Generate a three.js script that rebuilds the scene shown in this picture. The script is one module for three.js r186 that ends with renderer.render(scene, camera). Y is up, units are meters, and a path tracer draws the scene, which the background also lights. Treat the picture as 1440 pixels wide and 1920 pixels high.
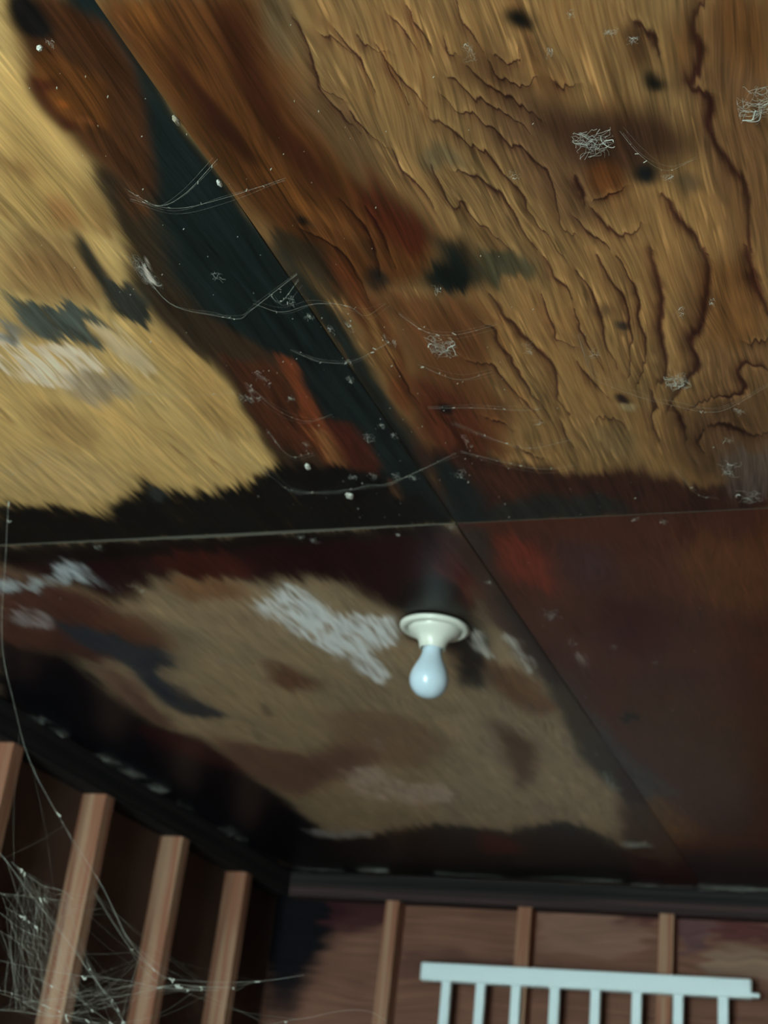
import * as THREE from 'three';
import { RoundedBoxGeometry } from 'three/addons/geometries/RoundedBoxGeometry.js';
import { RectAreaLightUniformsLib } from 'three/addons/lights/RectAreaLightUniformsLib.js';
import { mergeGeometries } from 'three/addons/utils/BufferGeometryUtils.js';

// ---------------------------------------------------------------- camera, sky, exposure
const scene = new THREE.Scene();
const renderer = new THREE.WebGLRenderer();
renderer.toneMapping = THREE.LinearToneMapping;
renderer.toneMappingExposure = 5.5;
renderer.shadowMap.enabled = true;

const camera = new THREE.PerspectiveCamera(39.05, 1440 / 1920, 0.05, 100);
camera.position.set(0, 1.52, 0);
camera.rotation.set(0.442, 0.3993, 0.126, 'YXZ');   // tilted up at the ceiling, turned left
camera.focus = 1.35;
camera.userData.fStop = 7;
scene.add(camera);

// a bright overcast sky; it reaches the room only through the doorway behind the camera
scene.background = new THREE.Color().setRGB(0.74, 1.0, 1.04);
scene.backgroundIntensity = 7;
// the same daylight, gathered in the open doorway (1.05 m wide, 2.05 m high, in the wall behind the camera)
RectAreaLightUniformsLib.init();
const daylight = new THREE.RectAreaLight(new THREE.Color().setRGB(0.8, 1.0, 0.98), 3, 1.05, 2.05);
daylight.position.set(-0.975, 1.025, 1.92); daylight.rotation.set(0, 0, 0);   // shines along -z, into the room
daylight.name = 'doorway_daylight'; scene.add(daylight);

// ---------------------------------------------------------------- helpers
let seed = 7;
function rnd() { seed = (seed + 0x6D2B79F5) | 0; let t = Math.imul(seed ^ (seed >>> 15), 1 | seed); t = (t + Math.imul(t ^ (t >>> 7), 61 | t)) ^ t; return ((t ^ (t >>> 14)) >>> 0) / 4294967296; }
const R = (a, b) => a + (b - a) * rnd();
const clamp = (v, a = 0, b = 1) => Math.max(a, Math.min(b, v));
const smooth = (a, b, v) => { const t = clamp((v - a) / (b - a)); return t * t * (3 - 2 * t); };
const names = {};
function numbered(n) { const k = names[n] = (names[n] ?? -1) + 1; return k ? n + '_' + String(k).padStart(3, '0') : n; }
function shade(o) { o.traverse((m) => { if (m.isMesh) { m.castShadow = true; m.receiveShadow = true; } }); return o; }
function mesh(name, geo, mat, parent) { const m = new THREE.Mesh(geo, mat); m.name = name; m.castShadow = m.receiveShadow = true; parent.add(m); return m; }
function box(w, h, d, x, y, z) { return new THREE.BoxGeometry(w, h, d).translate(x, y, z); }
function block(x0, x1, y0, y1, z0, z1) { return box(x1 - x0, y1 - y0, z1 - z0, (x0 + x1) / 2, (y0 + y1) / 2, (z0 + z1) / 2); }
function group(name, label, category, extra = {}) { const g = new THREE.Group(); g.name = numbered(name); g.userData = { label, category, ...extra }; scene.add(g); return g; }
const P = new Uint8Array(512); for (let i = 0; i < 256; i++) P[i] = i; for (let i = 255; i > 0; i--) { const j = Math.floor(rnd() * (i + 1)); [P[i], P[j]] = [P[j], P[i]]; } for (let i = 0; i < 256; i++) P[256 + i] = P[i];
function noise(x, y) {   // value noise, 0..1
  const xi = Math.floor(x), yi = Math.floor(y); let fx = x - xi, fy = y - yi; fx = fx * fx * (3 - 2 * fx); fy = fy * fy * (3 - 2 * fy);
  const X = xi & 255, Y = yi & 255, a = P[P[X] + Y], b = P[P[X + 1] + Y], c = P[P[X] + Y + 1], d = P[P[X + 1] + Y + 1];
  return (a + (b - a) * fx + (c - a) * fy + (a - b - c + d) * fx * fy) / 255;
}
const toS = (v) => { v = clamp(v); return v <= 0.0031308 ? v * 12.92 : 1.055 * Math.pow(v, 1 / 2.4) - 0.055; };
function texture(px, W, H, srgb) {
  const t = new THREE.DataTexture(px, W, H, THREE.RGBAFormat); if (srgb) t.colorSpace = THREE.SRGBColorSpace;
  t.magFilter = THREE.LinearFilter; t.minFilter = THREE.LinearMipmapLinearFilter; t.generateMipmaps = true; t.wrapS = t.wrapT = THREE.MirroredRepeatWrapping; t.needsUpdate = true; return t;
}

// ---------------------------------------------------------------- measurements of the ceiling (metres in the room)
// stains, other dark patches and the bulb's shadow as colour, per sheet: [base colour (linear), softness, raggedness, strength, [x, z, x, z, ...]]
const STAINS_AND_SHADE = {
 L1: [
  [[0.351,0.201,0.068],0.02,0.6,0.8,[-0.75,-0.773,-0.774,-0.845,-0.78,-0.921,-0.769,-0.965,-0.776,-1.044,-0.907,-1.009]],
  [[0.292,0.118,0.043],0.012,0.8,0.8,[-0.824,-0.963,-0.801,-0.976,-0.812,-1.028,-0.841,-1.032,-0.838,-0.995]],
  [[0.252,0.113,0.043],0.012,0.8,0.6,[-0.835,-0.901,-0.807,-0.916,-0.804,-0.941,-0.843,-0.942,-0.852,-0.927]],
  [[0.298,0.161,0.063],0.015,0.8,0.85,[-0.912,-1.018,-0.839,-1.018,-0.824,-1.093,-0.837,-1.153,-0.89,-1.16,-0.942,-1.129,-0.968,-1.102]],
  [[0.214,0.099,0.038],0.01,0.9,0.6,[-0.929,-1.053,-0.887,-1.052,-0.866,-1.085,-0.866,-1.132,-0.904,-1.125,-0.927,-1.094]],
  [[0.327,0.175,0.071],0.015,0.9,0.6,[-1.086,-1.356,-1.027,-1.379,-1.036,-1.464,-1.109,-1.501,-1.121,-1.438]],
  [[0.245,0.115,0.042],0.01,0.9,0.6,[-0.771,-0.948,-0.767,-0.983,-0.779,-1.044,-0.8,-1.04,-0.793,-0.995]],
  [[0.482,0.261,0.091],0.02,0.7,0.8,[-0.846,-1.195,-0.812,-1.223,-0.798,-1.309,-0.811,-1.397,-0.832,-1.492,-0.879,-1.442,-0.851,-1.313]],
  [[0.533,0.334,0.144],0.02,0.7,0.7,[-1.203,-1.457,-1.1,-1.486,-1.062,-1.572,-1.15,-1.648,-1.306,-1.612]],
  [[0.036,0.018,0.01],0.009,0.5,1,[-0.66,-0.718,-0.62,-0.727,-0.632,-0.887,-0.624,-1.078,-0.624,-1.438,-0.612,-1.769,-0.833,-1.6,-0.819,-1.524,-0.807,-1.446,-0.8,-1.366,-0.796,-1.297,-0.81,-1.247,-0.815,-1.192,-0.803,-1.119,-0.783,-1.064,-0.769,-1.011,-0.75,-0.927,-0.728,-0.957,-0.663,-0.813]],
  [[0.061,0.021,0.008],0.012,0.3,1,[-0.707,-0.712,-0.659,-0.724,-0.634,-0.761,-0.625,-0.815,-0.653,-0.886,-0.694,-0.956,-0.713,-1.002,-0.727,-0.991,-0.742,-0.962,-0.751,-0.923,-0.75,-0.88,-0.758,-0.845,-0.747,-0.801,-0.732,-0.763]],
  [[0.055,0.017,0.006],0.012,0.6,0.9,[-0.667,-0.728,-0.646,-0.764,-0.641,-0.811,-0.663,-0.813,-0.687,-0.787,-0.688,-0.754]],
  [[0.12,0.038,0.009],0.008,0.3,0.9,[-0.724,-0.785,-0.704,-0.797,-0.679,-0.83,-0.698,-0.884,-0.732,-0.892,-0.749,-0.861,-0.742,-0.816]],
  [[0.04,0.008,0.004],0.006,0.2,0.9,[-0.746,-0.801,-0.738,-0.817,-0.711,-0.823,-0.719,-0.831,-0.741,-0.83,-0.744,-0.863,-0.73,-0.888,-0.75,-0.892,-0.757,-0.856,-0.756,-0.827]],
  [[0.257,0.065,0.01],0.004,0.1,0.9,[-0.734,-0.842,-0.726,-0.852,-0.73,-0.86,-0.738,-0.854]],
  [[0.238,0.072,0.027],0.004,0.2,0.7,[-0.728,-0.87,-0.714,-0.876,-0.718,-0.887,-0.727,-0.879]],
  [[0.005,0.004,0.004],0.006,0.12,1,[-0.715,-0.726,-0.691,-0.716,-0.688,-0.729,-0.686,-0.758,-0.697,-0.777,-0.719,-0.772,-0.724,-0.752]],
  [[0.007,0.012,0.012],0.008,0.25,1,[-0.66,-0.718,-0.618,-0.734,-0.623,-0.789,-0.632,-0.876,-0.629,-0.985,-0.626,-1.083,-0.623,-1.223,-0.624,-1.399,-0.628,-1.767,-0.738,-1.756,-0.728,-1.597,-0.721,-1.465,-0.706,-1.324,-0.726,-1.261,-0.751,-1.212,-0.775,-1.164,-0.763,-1.085,-0.749,-1.031,-0.71,-0.994,-0.683,-0.941,-0.656,-0.871,-0.642,-0.818,-0.643,-0.768,-0.666,-0.735]],
  [[0.034,0.021,0.012],0.012,0.9,0.95,[-0.749,-0.92,-0.741,-0.958,-0.725,-0.991,-0.727,-1.035,-0.752,-1.107,-0.754,-1.189,-0.751,-1.269,-0.747,-1.354,-0.764,-1.459,-0.827,-1.569,-0.805,-1.467,-0.795,-1.379,-0.796,-1.303,-0.81,-1.253,-0.817,-1.198,-0.804,-1.117,-0.781,-1.062,-0.768,-1.009,-0.762,-0.962]],
  [[0.101,0.033,0.011],0.008,0.9,0.7,[-0.732,-0.964,-0.723,-0.983,-0.733,-1.016,-0.754,-1.048,-0.749,-1.013]],
  [[0.029,0.025,0.019],0.005,0.7,1,[-0.825,-1.016,-0.822,-1.035,-0.831,-1.112,-0.846,-1.162,-0.856,-1.155,-0.849,-1.104,-0.841,-1.056]],
  [[0.061,0.017,0.008],0.01,0.7,0.95,[-0.779,-1.27,-0.759,-1.301,-0.719,-1.322,-0.737,-1.449,-0.745,-1.541,-0.808,-1.526,-0.799,-1.454,-0.793,-1.373]],
  [[0.156,0.036,0.013],0.006,0.6,0.95,[-0.71,-1.293,-0.696,-1.313,-0.706,-1.413,-0.716,-1.538,-0.731,-1.605,-0.756,-1.578,-0.748,-1.49,-0.729,-1.396]],
  [[0.246,0.099,0.036],0.006,0.8,0.8,[-0.735,-1.463,-0.717,-1.473,-0.724,-1.567,-0.732,-1.597,-0.752,-1.579]],
  [[0.062,0.013,0.007],0.008,0.6,0.9,[-0.709,-1.453,-0.679,-1.45,-0.674,-1.514,-0.682,-1.588,-0.714,-1.623,-0.732,-1.597]],
  [[0.821,0.634,0.479],0.007,2.2,0.9,[-1.035,-1.18,-1.004,-1.214,-0.956,-1.234,-0.936,-1.25,-0.935,-1.287,-0.989,-1.327,-1.037,-1.329,-1.071,-1.306,-1.082,-1.25]],
  [[0.619,0.449,0.283],0.008,2.2,0.75,[-0.911,-1.184,-0.869,-1.191,-0.863,-1.238,-0.866,-1.298,-0.893,-1.321,-0.907,-1.291,-0.916,-1.241]],
  [[0.069,0.075,0.063],0.008,1.3,1,[-0.971,-1.123,-0.939,-1.14,-0.901,-1.154,-0.868,-1.189,-0.914,-1.206,-0.906,-1.257,-0.932,-1.244,-0.964,-1.225,-0.992,-1.207,-0.996,-1.169]],
  [[0.16,0.15,0.138],0.008,1.2,0.9,[-1.007,-1.15,-0.996,-1.167,-1.015,-1.212,-1.045,-1.207]],
  [[0.035,0.035,0.029],0.008,1.0,1,[-0.845,-1.125,-0.801,-1.128,-0.8,-1.186,-0.847,-1.202,-0.865,-1.183]],
  [[0.356,0.256,0.169],0.012,0.8,0.85,[-0.999,-1.305,-0.917,-1.296,-0.929,-1.346,-0.987,-1.371,-1.019,-1.345]],
  [[0.837,0.698,0.607],0.004,1.6,0.95,[-0.778,-1.072,-0.772,-1.079,-0.781,-1.13,-0.791,-1.126,-0.786,-1.1]],
  [[0.004,0.004,0.004],0.014,1.0,1,[-1.333,-1.623,-1.258,-1.626,-1.213,-1.644,-1.162,-1.668,-1.102,-1.627,-1.061,-1.597,-1.029,-1.53,-1.03,-1.584,-1.017,-1.614,-0.977,-1.626,-0.906,-1.599,-0.84,-1.58,-0.806,-1.556,-0.695,-1.594,-0.62,-1.768,-0.816,-1.784,-1.002,-1.784,-1.318,-1.784,-1.446,-1.792]],
  [[0.027,0.03,0.028],0.008,0.8,0.9,[-1.055,-1.62,-1.02,-1.59,-1.025,-1.641,-1.058,-1.655]],
  [[0.111,0.049,0.024],0.006,0.9,0.9,[-0.685,-1.619,-0.677,-1.628,-0.681,-1.684,-0.689,-1.675]],
 ],
 M1: [
  [[0.095,0.031,0.009],0.014,0.6,1,[-0.636,-0.729,-0.485,-0.765,-0.493,-0.812,-0.503,-0.876,-0.498,-0.942,-0.497,-0.981,-0.492,-1.039,-0.469,-1.069,-0.453,-1.098,-0.451,-1.135,-0.482,-1.177,-0.522,-1.189,-0.588,-1.167,-0.611,-1.104,-0.628,-0.994,-0.63,-0.884]],
  [[0.039,0.01,0.004],0.008,0.7,0.95,[-0.531,-0.754,-0.521,-0.769,-0.516,-0.807,-0.524,-0.865,-0.528,-0.936,-0.518,-0.992,-0.522,-1.058,-0.541,-1.02,-0.55,-0.962,-0.552,-0.879,-0.547,-0.813]],
  [[0.163,0.054,0.013],0.008,0.8,0.95,[-0.611,-0.735,-0.578,-0.743,-0.583,-0.792,-0.578,-0.866,-0.573,-0.937,-0.562,-1.003,-0.546,-1.076,-0.562,-1.072,-0.585,-0.99,-0.598,-0.92,-0.602,-0.861,-0.601,-0.787]],
  [[0.025,0.005,0.004],0.008,0.7,0.95,[-0.586,-0.753,-0.584,-0.785,-0.586,-0.84,-0.583,-0.912,-0.577,-0.972,-0.593,-0.969,-0.605,-0.911,-0.604,-0.833]],
  [[0.131,0.045,0.014],0.006,0.8,0.8,[-0.621,-0.739,-0.611,-0.748,-0.617,-0.858,-0.619,-0.963,-0.613,-1.04,-0.622,-1.021,-0.627,-0.922,-0.623,-0.829]],
  [[0.132,0.09,0.047],0.01,0.8,0.8,[-0.492,-0.764,-0.472,-0.768,-0.485,-0.833,-0.505,-0.862,-0.505,-0.816]],
  [[0.106,0.052,0.025],0.012,0.9,0.8,[-0.493,-0.851,-0.48,-0.895,-0.467,-0.956,-0.46,-1.012,-0.483,-1.015,-0.5,-0.972,-0.507,-0.911]],
  [[0.065,0.012,0.005],0.012,0.7,0.95,[-0.489,-0.974,-0.475,-1.009,-0.455,-1.063,-0.442,-1.109,-0.456,-1.134,-0.486,-1.137,-0.502,-1.098,-0.508,-1.052]],
  [[0.144,0.049,0.014],0.008,1.0,0.7,[-0.559,-1.008,-0.543,-1.054,-0.52,-1.085,-0.537,-1.1,-0.564,-1.076]],
  [[0.021,0.016,0.01],0.01,0.9,0.9,[-0.623,-1.074,-0.598,-1.079,-0.578,-1.111,-0.574,-1.18,-0.603,-1.205,-0.615,-1.142,-0.627,-1.111]],
  [[0.049,0.025,0.012],0.006,0.9,0.8,[-0.583,-1.046,-0.568,-1.058,-0.567,-1.071,-0.582,-1.064]],
  [[0.004,0.004,0.004],0.003,0.1,0.95,[-0.58,-1.048,-0.57,-1.056,-0.574,-1.069,-0.582,-1.064]],
  [[0.106,0.026,0.009],0.01,0.8,0.95,[-0.578,-1.111,-0.56,-1.143,-0.552,-1.204,-0.549,-1.302,-0.581,-1.445,-0.602,-1.455,-0.593,-1.342,-0.591,-1.239,-0.589,-1.177]],
  [[0.209,0.099,0.033],0.006,1.2,0.8,[-0.575,-1.21,-0.564,-1.218,-0.564,-1.3,-0.58,-1.393,-0.588,-1.386,-0.586,-1.296]],
  [[0.007,0.009,0.009],0.008,0.9,1,[-0.54,-1.141,-0.523,-1.149,-0.527,-1.193,-0.545,-1.203,-0.551,-1.184]],
  [[0.046,0.021,0.009],0.006,0.9,0.8,[-0.533,-1.073,-0.521,-1.103,-0.52,-1.131,-0.534,-1.138,-0.536,-1.105]],
  [[0.013,0.016,0.014],0.009,0.7,1,[-0.634,-1.058,-0.617,-1.103,-0.609,-1.173,-0.603,-1.237,-0.605,-1.328,-0.61,-1.408,-0.603,-1.468,-0.597,-1.525,-0.62,-1.596,-0.62,-1.768,-0.659,-1.764,-0.638,-1.436,-0.636,-1.254,-0.634,-1.129]],
  [[0.115,0.041,0.015],0.02,0.8,0.95,[-0.576,-1.169,-0.514,-1.201,-0.437,-1.225,-0.443,-1.309,-0.48,-1.372,-0.462,-1.449,-0.518,-1.55,-0.579,-1.586,-0.608,-1.538,-0.591,-1.456,-0.551,-1.385,-0.549,-1.247]],
  [[0.082,0.018,0.008],0.015,0.8,0.9,[-0.564,-1.347,-0.519,-1.39,-0.512,-1.481,-0.495,-1.568,-0.544,-1.59,-0.585,-1.555,-0.597,-1.483]],
  [[0.165,0.051,0.017],0.006,0.7,0.85,[-0.592,-1.354,-0.586,-1.38,-0.589,-1.457,-0.6,-1.462,-0.603,-1.409]],
  [[0.006,0.004,0.006],0.005,0.12,0.95,[-0.551,-1.429,-0.535,-1.432,-0.538,-1.458,-0.556,-1.455]],
  [[0.007,0.01,0.009],0.01,0.7,1,[-0.444,-1.1,-0.423,-1.117,-0.418,-1.184,-0.434,-1.217,-0.464,-1.218,-0.493,-1.182,-0.475,-1.157,-0.454,-1.161]],
  [[0.05,0.045,0.026],0.008,0.9,0.9,[-0.414,-1.137,-0.379,-1.141,-0.36,-1.175,-0.38,-1.2,-0.411,-1.199,-0.427,-1.182]],
  [[0.114,0.09,0.052],0.008,0.6,0.6,[-0.43,-0.979,-0.396,-0.979,-0.385,-1.012,-0.402,-1.016,-0.425,-1.004]],
  [[0.1,0.046,0.023],0.02,0.5,0.75,[-0.336,-0.913,-0.279,-0.953,-0.264,-1.061,-0.293,-1.147,-0.326,-1.106,-0.345,-1.036,-0.363,-0.956]],
  [[0.13,0.054,0.023],0.02,0.5,0.75,[-0.151,-0.845,-0.088,-0.86,-0.124,-1.206,-0.157,-1.182,-0.17,-1.072,-0.172,-0.977]],
  [[0.161,0.073,0.031],0.025,0.5,0.7,[-0.214,-1.18,-0.123,-1.197,-0.156,-1.508,-0.252,-1.493,-0.228,-1.303]],
  [[0.042,0.016,0.009],0.018,0.25,0.95,[-0.323,-0.937,-0.287,-0.945,-0.263,-0.967,-0.224,-0.962,-0.195,-0.979,-0.163,-1.043,-0.18,-1.062,-0.203,-1.027,-0.24,-1.069,-0.284,-1.06,-0.294,-1.016,-0.314,-0.974]],
  [[0.086,0.038,0.017],0.015,0.8,0.8,[-0.364,-0.848,-0.317,-0.878,-0.302,-0.928,-0.29,-0.958,-0.325,-0.943,-0.352,-0.903]],
  [[0.004,0.004,0.004],0.006,0.12,1,[-0.305,-0.835,-0.289,-0.828,-0.281,-0.843,-0.28,-0.863,-0.291,-0.86,-0.302,-0.849]],
  [[0.027,0.012,0.008],0.007,0.2,0.9,[-0.293,-0.859,-0.279,-0.862,-0.283,-0.899,-0.293,-0.903,-0.292,-0.877]],
  [[0.004,0.004,0.004],0.005,0.12,1,[-0.204,-0.915,-0.195,-0.932,-0.188,-0.95,-0.206,-0.95,-0.209,-0.935]],
  [[0.043,0.014,0.006],0.006,0.2,0.9,[-0.209,-0.86,-0.199,-0.874,-0.198,-0.905,-0.21,-0.935,-0.214,-0.908,-0.213,-0.877]],
  [[0.006,0.007,0.008],0.007,0.12,1,[-0.232,-1.036,-0.216,-1.043,-0.216,-1.072,-0.238,-1.07,-0.244,-1.061]],
  [[0.072,0.045,0.026],0.007,0.25,0.8,[-0.206,-1.057,-0.185,-1.065,-0.178,-1.094,-0.196,-1.098]],
  [[0.145,0.055,0.016],0.015,0.7,0.9,[-0.183,-0.872,-0.159,-0.872,-0.159,-0.927,-0.172,-0.95,-0.184,-0.928]],
  [[0.123,0.037,0.01],0.008,0.3,0.9,[-0.277,-1.03,-0.254,-1.035,-0.246,-1.072,-0.271,-1.096,-0.284,-1.072]],
  [[0.143,0.055,0.017],0.012,0.7,0.9,[-0.141,-0.859,-0.097,-0.869,-0.107,-0.964,-0.127,-0.947,-0.143,-0.906]],
  [[0.18,0.078,0.027],0.012,0.7,0.8,[-0.276,-1.082,-0.248,-1.08,-0.244,-1.114,-0.258,-1.132,-0.275,-1.116]],
  [[0.182,0.073,0.022],0.015,0.7,0.8,[-0.2,-1.192,-0.143,-1.194,-0.151,-1.358,-0.21,-1.37,-0.209,-1.286]],
  [[0.011,0.004,0.008],0.004,0.1,0.95,[-0.338,-1.44,-0.325,-1.442,-0.32,-1.464,-0.336,-1.465]],
  [[0.414,0.294,0.157],0.004,0.15,0.8,[-0.336,-1.462,-0.317,-1.465,-0.323,-1.483,-0.335,-1.476]],
  [[0.028,0.023,0.021],0.004,0.12,0.9,[-0.306,-1.289,-0.291,-1.294,-0.291,-1.311,-0.305,-1.308]],
  [[0.047,0.021,0.014],0.008,0.7,0.9,[-0.316,-1.251,-0.302,-1.259,-0.314,-1.298,-0.322,-1.286]],
  [[0.208,0.125,0.057],0.012,0.7,0.7,[-0.372,-1.515,-0.338,-1.507,-0.329,-1.562,-0.356,-1.6,-0.38,-1.583]],
  [[0.094,0.043,0.02],0.025,0.9,0.9,[-0.269,-1.478,-0.164,-1.47,-0.176,-1.697,-0.28,-1.669,-0.299,-1.58]],
  [[0.036,0.011,0.007],0.014,0.8,1,[-0.62,-1.529,-0.559,-1.544,-0.502,-1.596,-0.445,-1.626,-0.406,-1.638,-0.352,-1.615,-0.324,-1.648,-0.288,-1.676,-0.247,-1.681,-0.172,-1.66,-0.185,-1.782,-0.638,-1.775]],
  [[0.014,0.016,0.014],0.012,0.8,0.9,[-0.628,-1.767,-0.582,-1.721,-0.531,-1.702,-0.453,-1.687,-0.414,-1.707,-0.37,-1.745,-0.404,-1.766]],
  [[0.052,0.016,0.009],0.012,0.9,0.9,[-0.594,-1.584,-0.506,-1.61,-0.461,-1.662,-0.529,-1.694,-0.581,-1.663]],
  [[0.007,0.011,0.011],0.012,0.8,1,[-0.608,-1.538,-0.579,-1.586,-0.566,-1.665,-0.582,-1.772,-0.638,-1.775]],
  [[0.105,0.072,0.059],0.014,1.2,0.8,[-0.236,-1.602,-0.2,-1.573,-0.175,-1.624,-0.187,-1.742,-0.24,-1.727]],
 ],
 L2: [
  [[0.018,0.005,0.006],0.03,0.8,1,[-1.426,-1.763,-0.988,-1.753,-0.615,-1.751,-0.629,-1.908,-0.707,-2.026,-0.817,-2.109,-0.858,-2.037,-0.89,-1.926,-1.012,-1.948,-1.067,-1.922,-1.185,-1.901,-1.326,-2.029,-1.38,-1.919,-1.474,-1.833]],
  [[0.004,0.004,0.004],0.015,0.6,0.9,[-1.423,-1.757,-0.989,-1.757,-0.615,-1.751,-0.652,-1.792,-0.821,-1.797,-1.024,-1.812,-1.246,-1.832,-1.474,-1.833]],
  [[0.057,0.012,0.009],0.02,0.9,0.9,[-1.151,-1.82,-1.024,-1.812,-0.998,-1.875,-1.03,-1.925,-1.09,-1.909,-1.17,-1.892]],
  [[0.197,0.077,0.033],0.02,0.9,0.8,[-1.19,-1.912,-1.09,-1.909,-1.054,-1.956,-1.104,-2.02,-1.201,-1.99]],
  [[0.07,0.021,0.017],0.03,1.0,0.95,[-1.474,-1.833,-1.38,-1.919,-1.333,-2.04,-1.355,-2.181,-1.499,-2.316,-1.584,-2.254,-1.733,-2.219]],
  [[0.118,0.046,0.028],0.03,0.9,0.9,[-1.403,-2.048,-1.308,-2.054,-1.314,-2.21,-1.421,-2.261,-1.466,-2.175]],
  [[0.004,0.004,0.007],0.03,1.0,1,[-1.705,-2.177,-1.628,-2.209,-1.548,-2.256,-1.593,-2.438,-1.597,-2.681,-1.54,-2.833,-1.54,-3.132,-1.563,-3.538,-1.617,-4.106,-1.883,-4.151,-1.963,-3.467,-1.914,-2.572,-1.877,-2.433]],  // near-black area along the left wall side of this sheet
  [[0.124,0.058,0.044],0.015,1.2,0.85,[-1.53,-2.286,-1.509,-2.377,-1.54,-2.573,-1.563,-2.717,-1.604,-2.644,-1.593,-2.438]],
  [[0.048,0.012,0.013],0.025,0.9,0.8,[-1.678,-2.681,-1.563,-2.717,-1.538,-2.914,-1.54,-3.132,-1.593,-3.001,-1.672,-2.877]],
  [[0.029,0.035,0.047],0.018,1.2,1,[-1.494,-2.088,-1.421,-2.137,-1.354,-2.222,-1.357,-2.292,-1.424,-2.355,-1.434,-2.49,-1.401,-2.625,-1.49,-2.626,-1.508,-2.489,-1.484,-2.332,-1.519,-2.186]],
  [[0.157,0.074,0.051],0.03,1.2,0.9,[-1.509,-2.717,-1.431,-2.83,-1.306,-2.906,-1.188,-2.767,-1.15,-2.9,-1.366,-3.122,-1.513,-3.273,-1.542,-3.042]],
  [[0.144,0.059,0.037],0.02,1.2,0.9,[-1.177,-2.271,-1.127,-2.357,-1.086,-2.418,-1.178,-2.477,-1.207,-2.385]],
  [[0.018,0.011,0.012],0.012,0.8,0.9,[-1.298,-2.524,-1.282,-2.541,-1.297,-2.643,-1.314,-2.625]],
  [[0.85,0.85,0.85],0.012,2.0,0.95,[-1.086,-1.971,-1.044,-2.02,-0.981,-1.944,-0.948,-1.96,-0.945,-2.078,-0.893,-2.081,-0.841,-2.108,-0.866,-2.2,-0.911,-2.241,-0.944,-2.285,-0.938,-2.386,-0.988,-2.435,-1.004,-2.319,-1.041,-2.228,-1.06,-2.149,-1.081,-2.081]],
  [[0.425,0.461,0.483],0.012,2.0,0.9,[-1.502,-1.875,-1.434,-1.903,-1.317,-1.815,-1.294,-1.853,-1.313,-1.977,-1.346,-1.915,-1.422,-1.936,-1.554,-1.952]],
  [[0.299,0.247,0.247],0.012,2.0,0.9,[-1.578,-2.037,-1.505,-1.997,-1.49,-2.063,-1.515,-2.132,-1.554,-2.111,-1.583,-2.083]],
  [[0.571,0.409,0.33],0.015,2.2,0.85,[-1.289,-2.996,-1.193,-2.95,-1.169,-3.101,-1.071,-3.082,-1.086,-3.25,-1.212,-3.308,-1.31,-3.267,-1.357,-3.223]],
  [[0.327,0.222,0.167],0.015,2.2,0.8,[-1.287,-2.266,-1.238,-2.282,-1.254,-2.339,-1.292,-2.323]],
  [[0.325,0.292,0.291],0.012,2.0,0.9,[-1.623,-3.533,-1.565,-3.583,-1.416,-3.555,-1.45,-3.65,-1.633,-3.672]],
  [[0.31,0.206,0.14],0.012,2.0,0.8,[-0.938,-3.299,-0.86,-3.246,-0.851,-3.315,-0.917,-3.369]],
  [[0.497,0.371,0.311],0.01,2.0,0.7,[-1.131,-2.748,-1.101,-2.766,-1.129,-2.86,-1.154,-2.842]],
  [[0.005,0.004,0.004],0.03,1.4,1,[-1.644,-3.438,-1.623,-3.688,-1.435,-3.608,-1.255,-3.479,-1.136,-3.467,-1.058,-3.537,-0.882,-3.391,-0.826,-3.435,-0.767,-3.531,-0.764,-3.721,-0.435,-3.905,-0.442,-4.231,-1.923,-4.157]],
  [[0.078,0.01,0.005],0.02,1.0,0.7,[-1.131,-3.546,-1.044,-3.59,-1.061,-3.762,-1.186,-3.78]],
  [[0.004,0.004,0.004],0.02,0.8,0.95,[-0.837,-2.085,-0.775,-1.946,-0.699,-1.942,-0.679,-2.05,-0.71,-2.238,-0.792,-2.453,-0.843,-2.467,-0.785,-2.247,-0.864,-2.218]],  // dark patch round the lamp, with the bulb's cast shadow painted in
  [[0.084,0.031,0.01],0.02,1.0,0.9,[-0.823,-2.56,-0.804,-2.708,-0.781,-2.813,-0.894,-3.203,-0.892,-3.03]],
  [[0.091,0.006,0.004],0.02,0.8,0.9,[-0.644,-1.793,-0.644,-1.887,-0.674,-2.05,-0.708,-2.059,-0.695,-1.902]],
  [[0.046,0.021,0.015],0.02,0.7,0.95,[-0.659,-1.764,-0.589,-1.798,-0.609,-2.193,-0.615,-2.457,-0.674,-2.413,-0.679,-2.214,-0.685,-2.072]],
  [[0.174,0.091,0.058],0.03,1.0,0.6,[-1.171,-2.574,-0.999,-2.608,-0.951,-2.818,-1.101,-2.979,-1.253,-2.904]],
  [[0.336,0.22,0.136],0.03,1.0,0.6,[-1.201,-1.99,-1.084,-2.021,-1.059,-2.195,-1.135,-2.272,-1.226,-2.187]],
  [[0.524,0.478,0.435],0.008,2.0,0.9,[-0.686,-2.172,-0.66,-2.195,-0.661,-2.286,-0.653,-2.35,-0.691,-2.381,-0.683,-2.269]],
  [[0.602,0.579,0.534],0.008,2.0,0.9,[-0.736,-2.174,-0.709,-2.159,-0.726,-2.25,-0.725,-2.31,-0.754,-2.325,-0.749,-2.248]],
  [[0.137,0.046,0.013],0.02,0.9,0.8,[-0.756,-2.314,-0.683,-2.371,-0.673,-2.576,-0.732,-2.64,-0.764,-2.484]],
  [[0.021,0.013,0.012],0.015,0.7,0.9,[-0.62,-1.795,-0.588,-1.911,-0.573,-2.195,-0.562,-2.487,-0.551,-2.738,-0.542,-2.992,-0.518,-3.197,-0.66,-3.253,-0.705,-3.001,-0.686,-2.673,-0.653,-2.291,-0.647,-2.03]],
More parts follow.
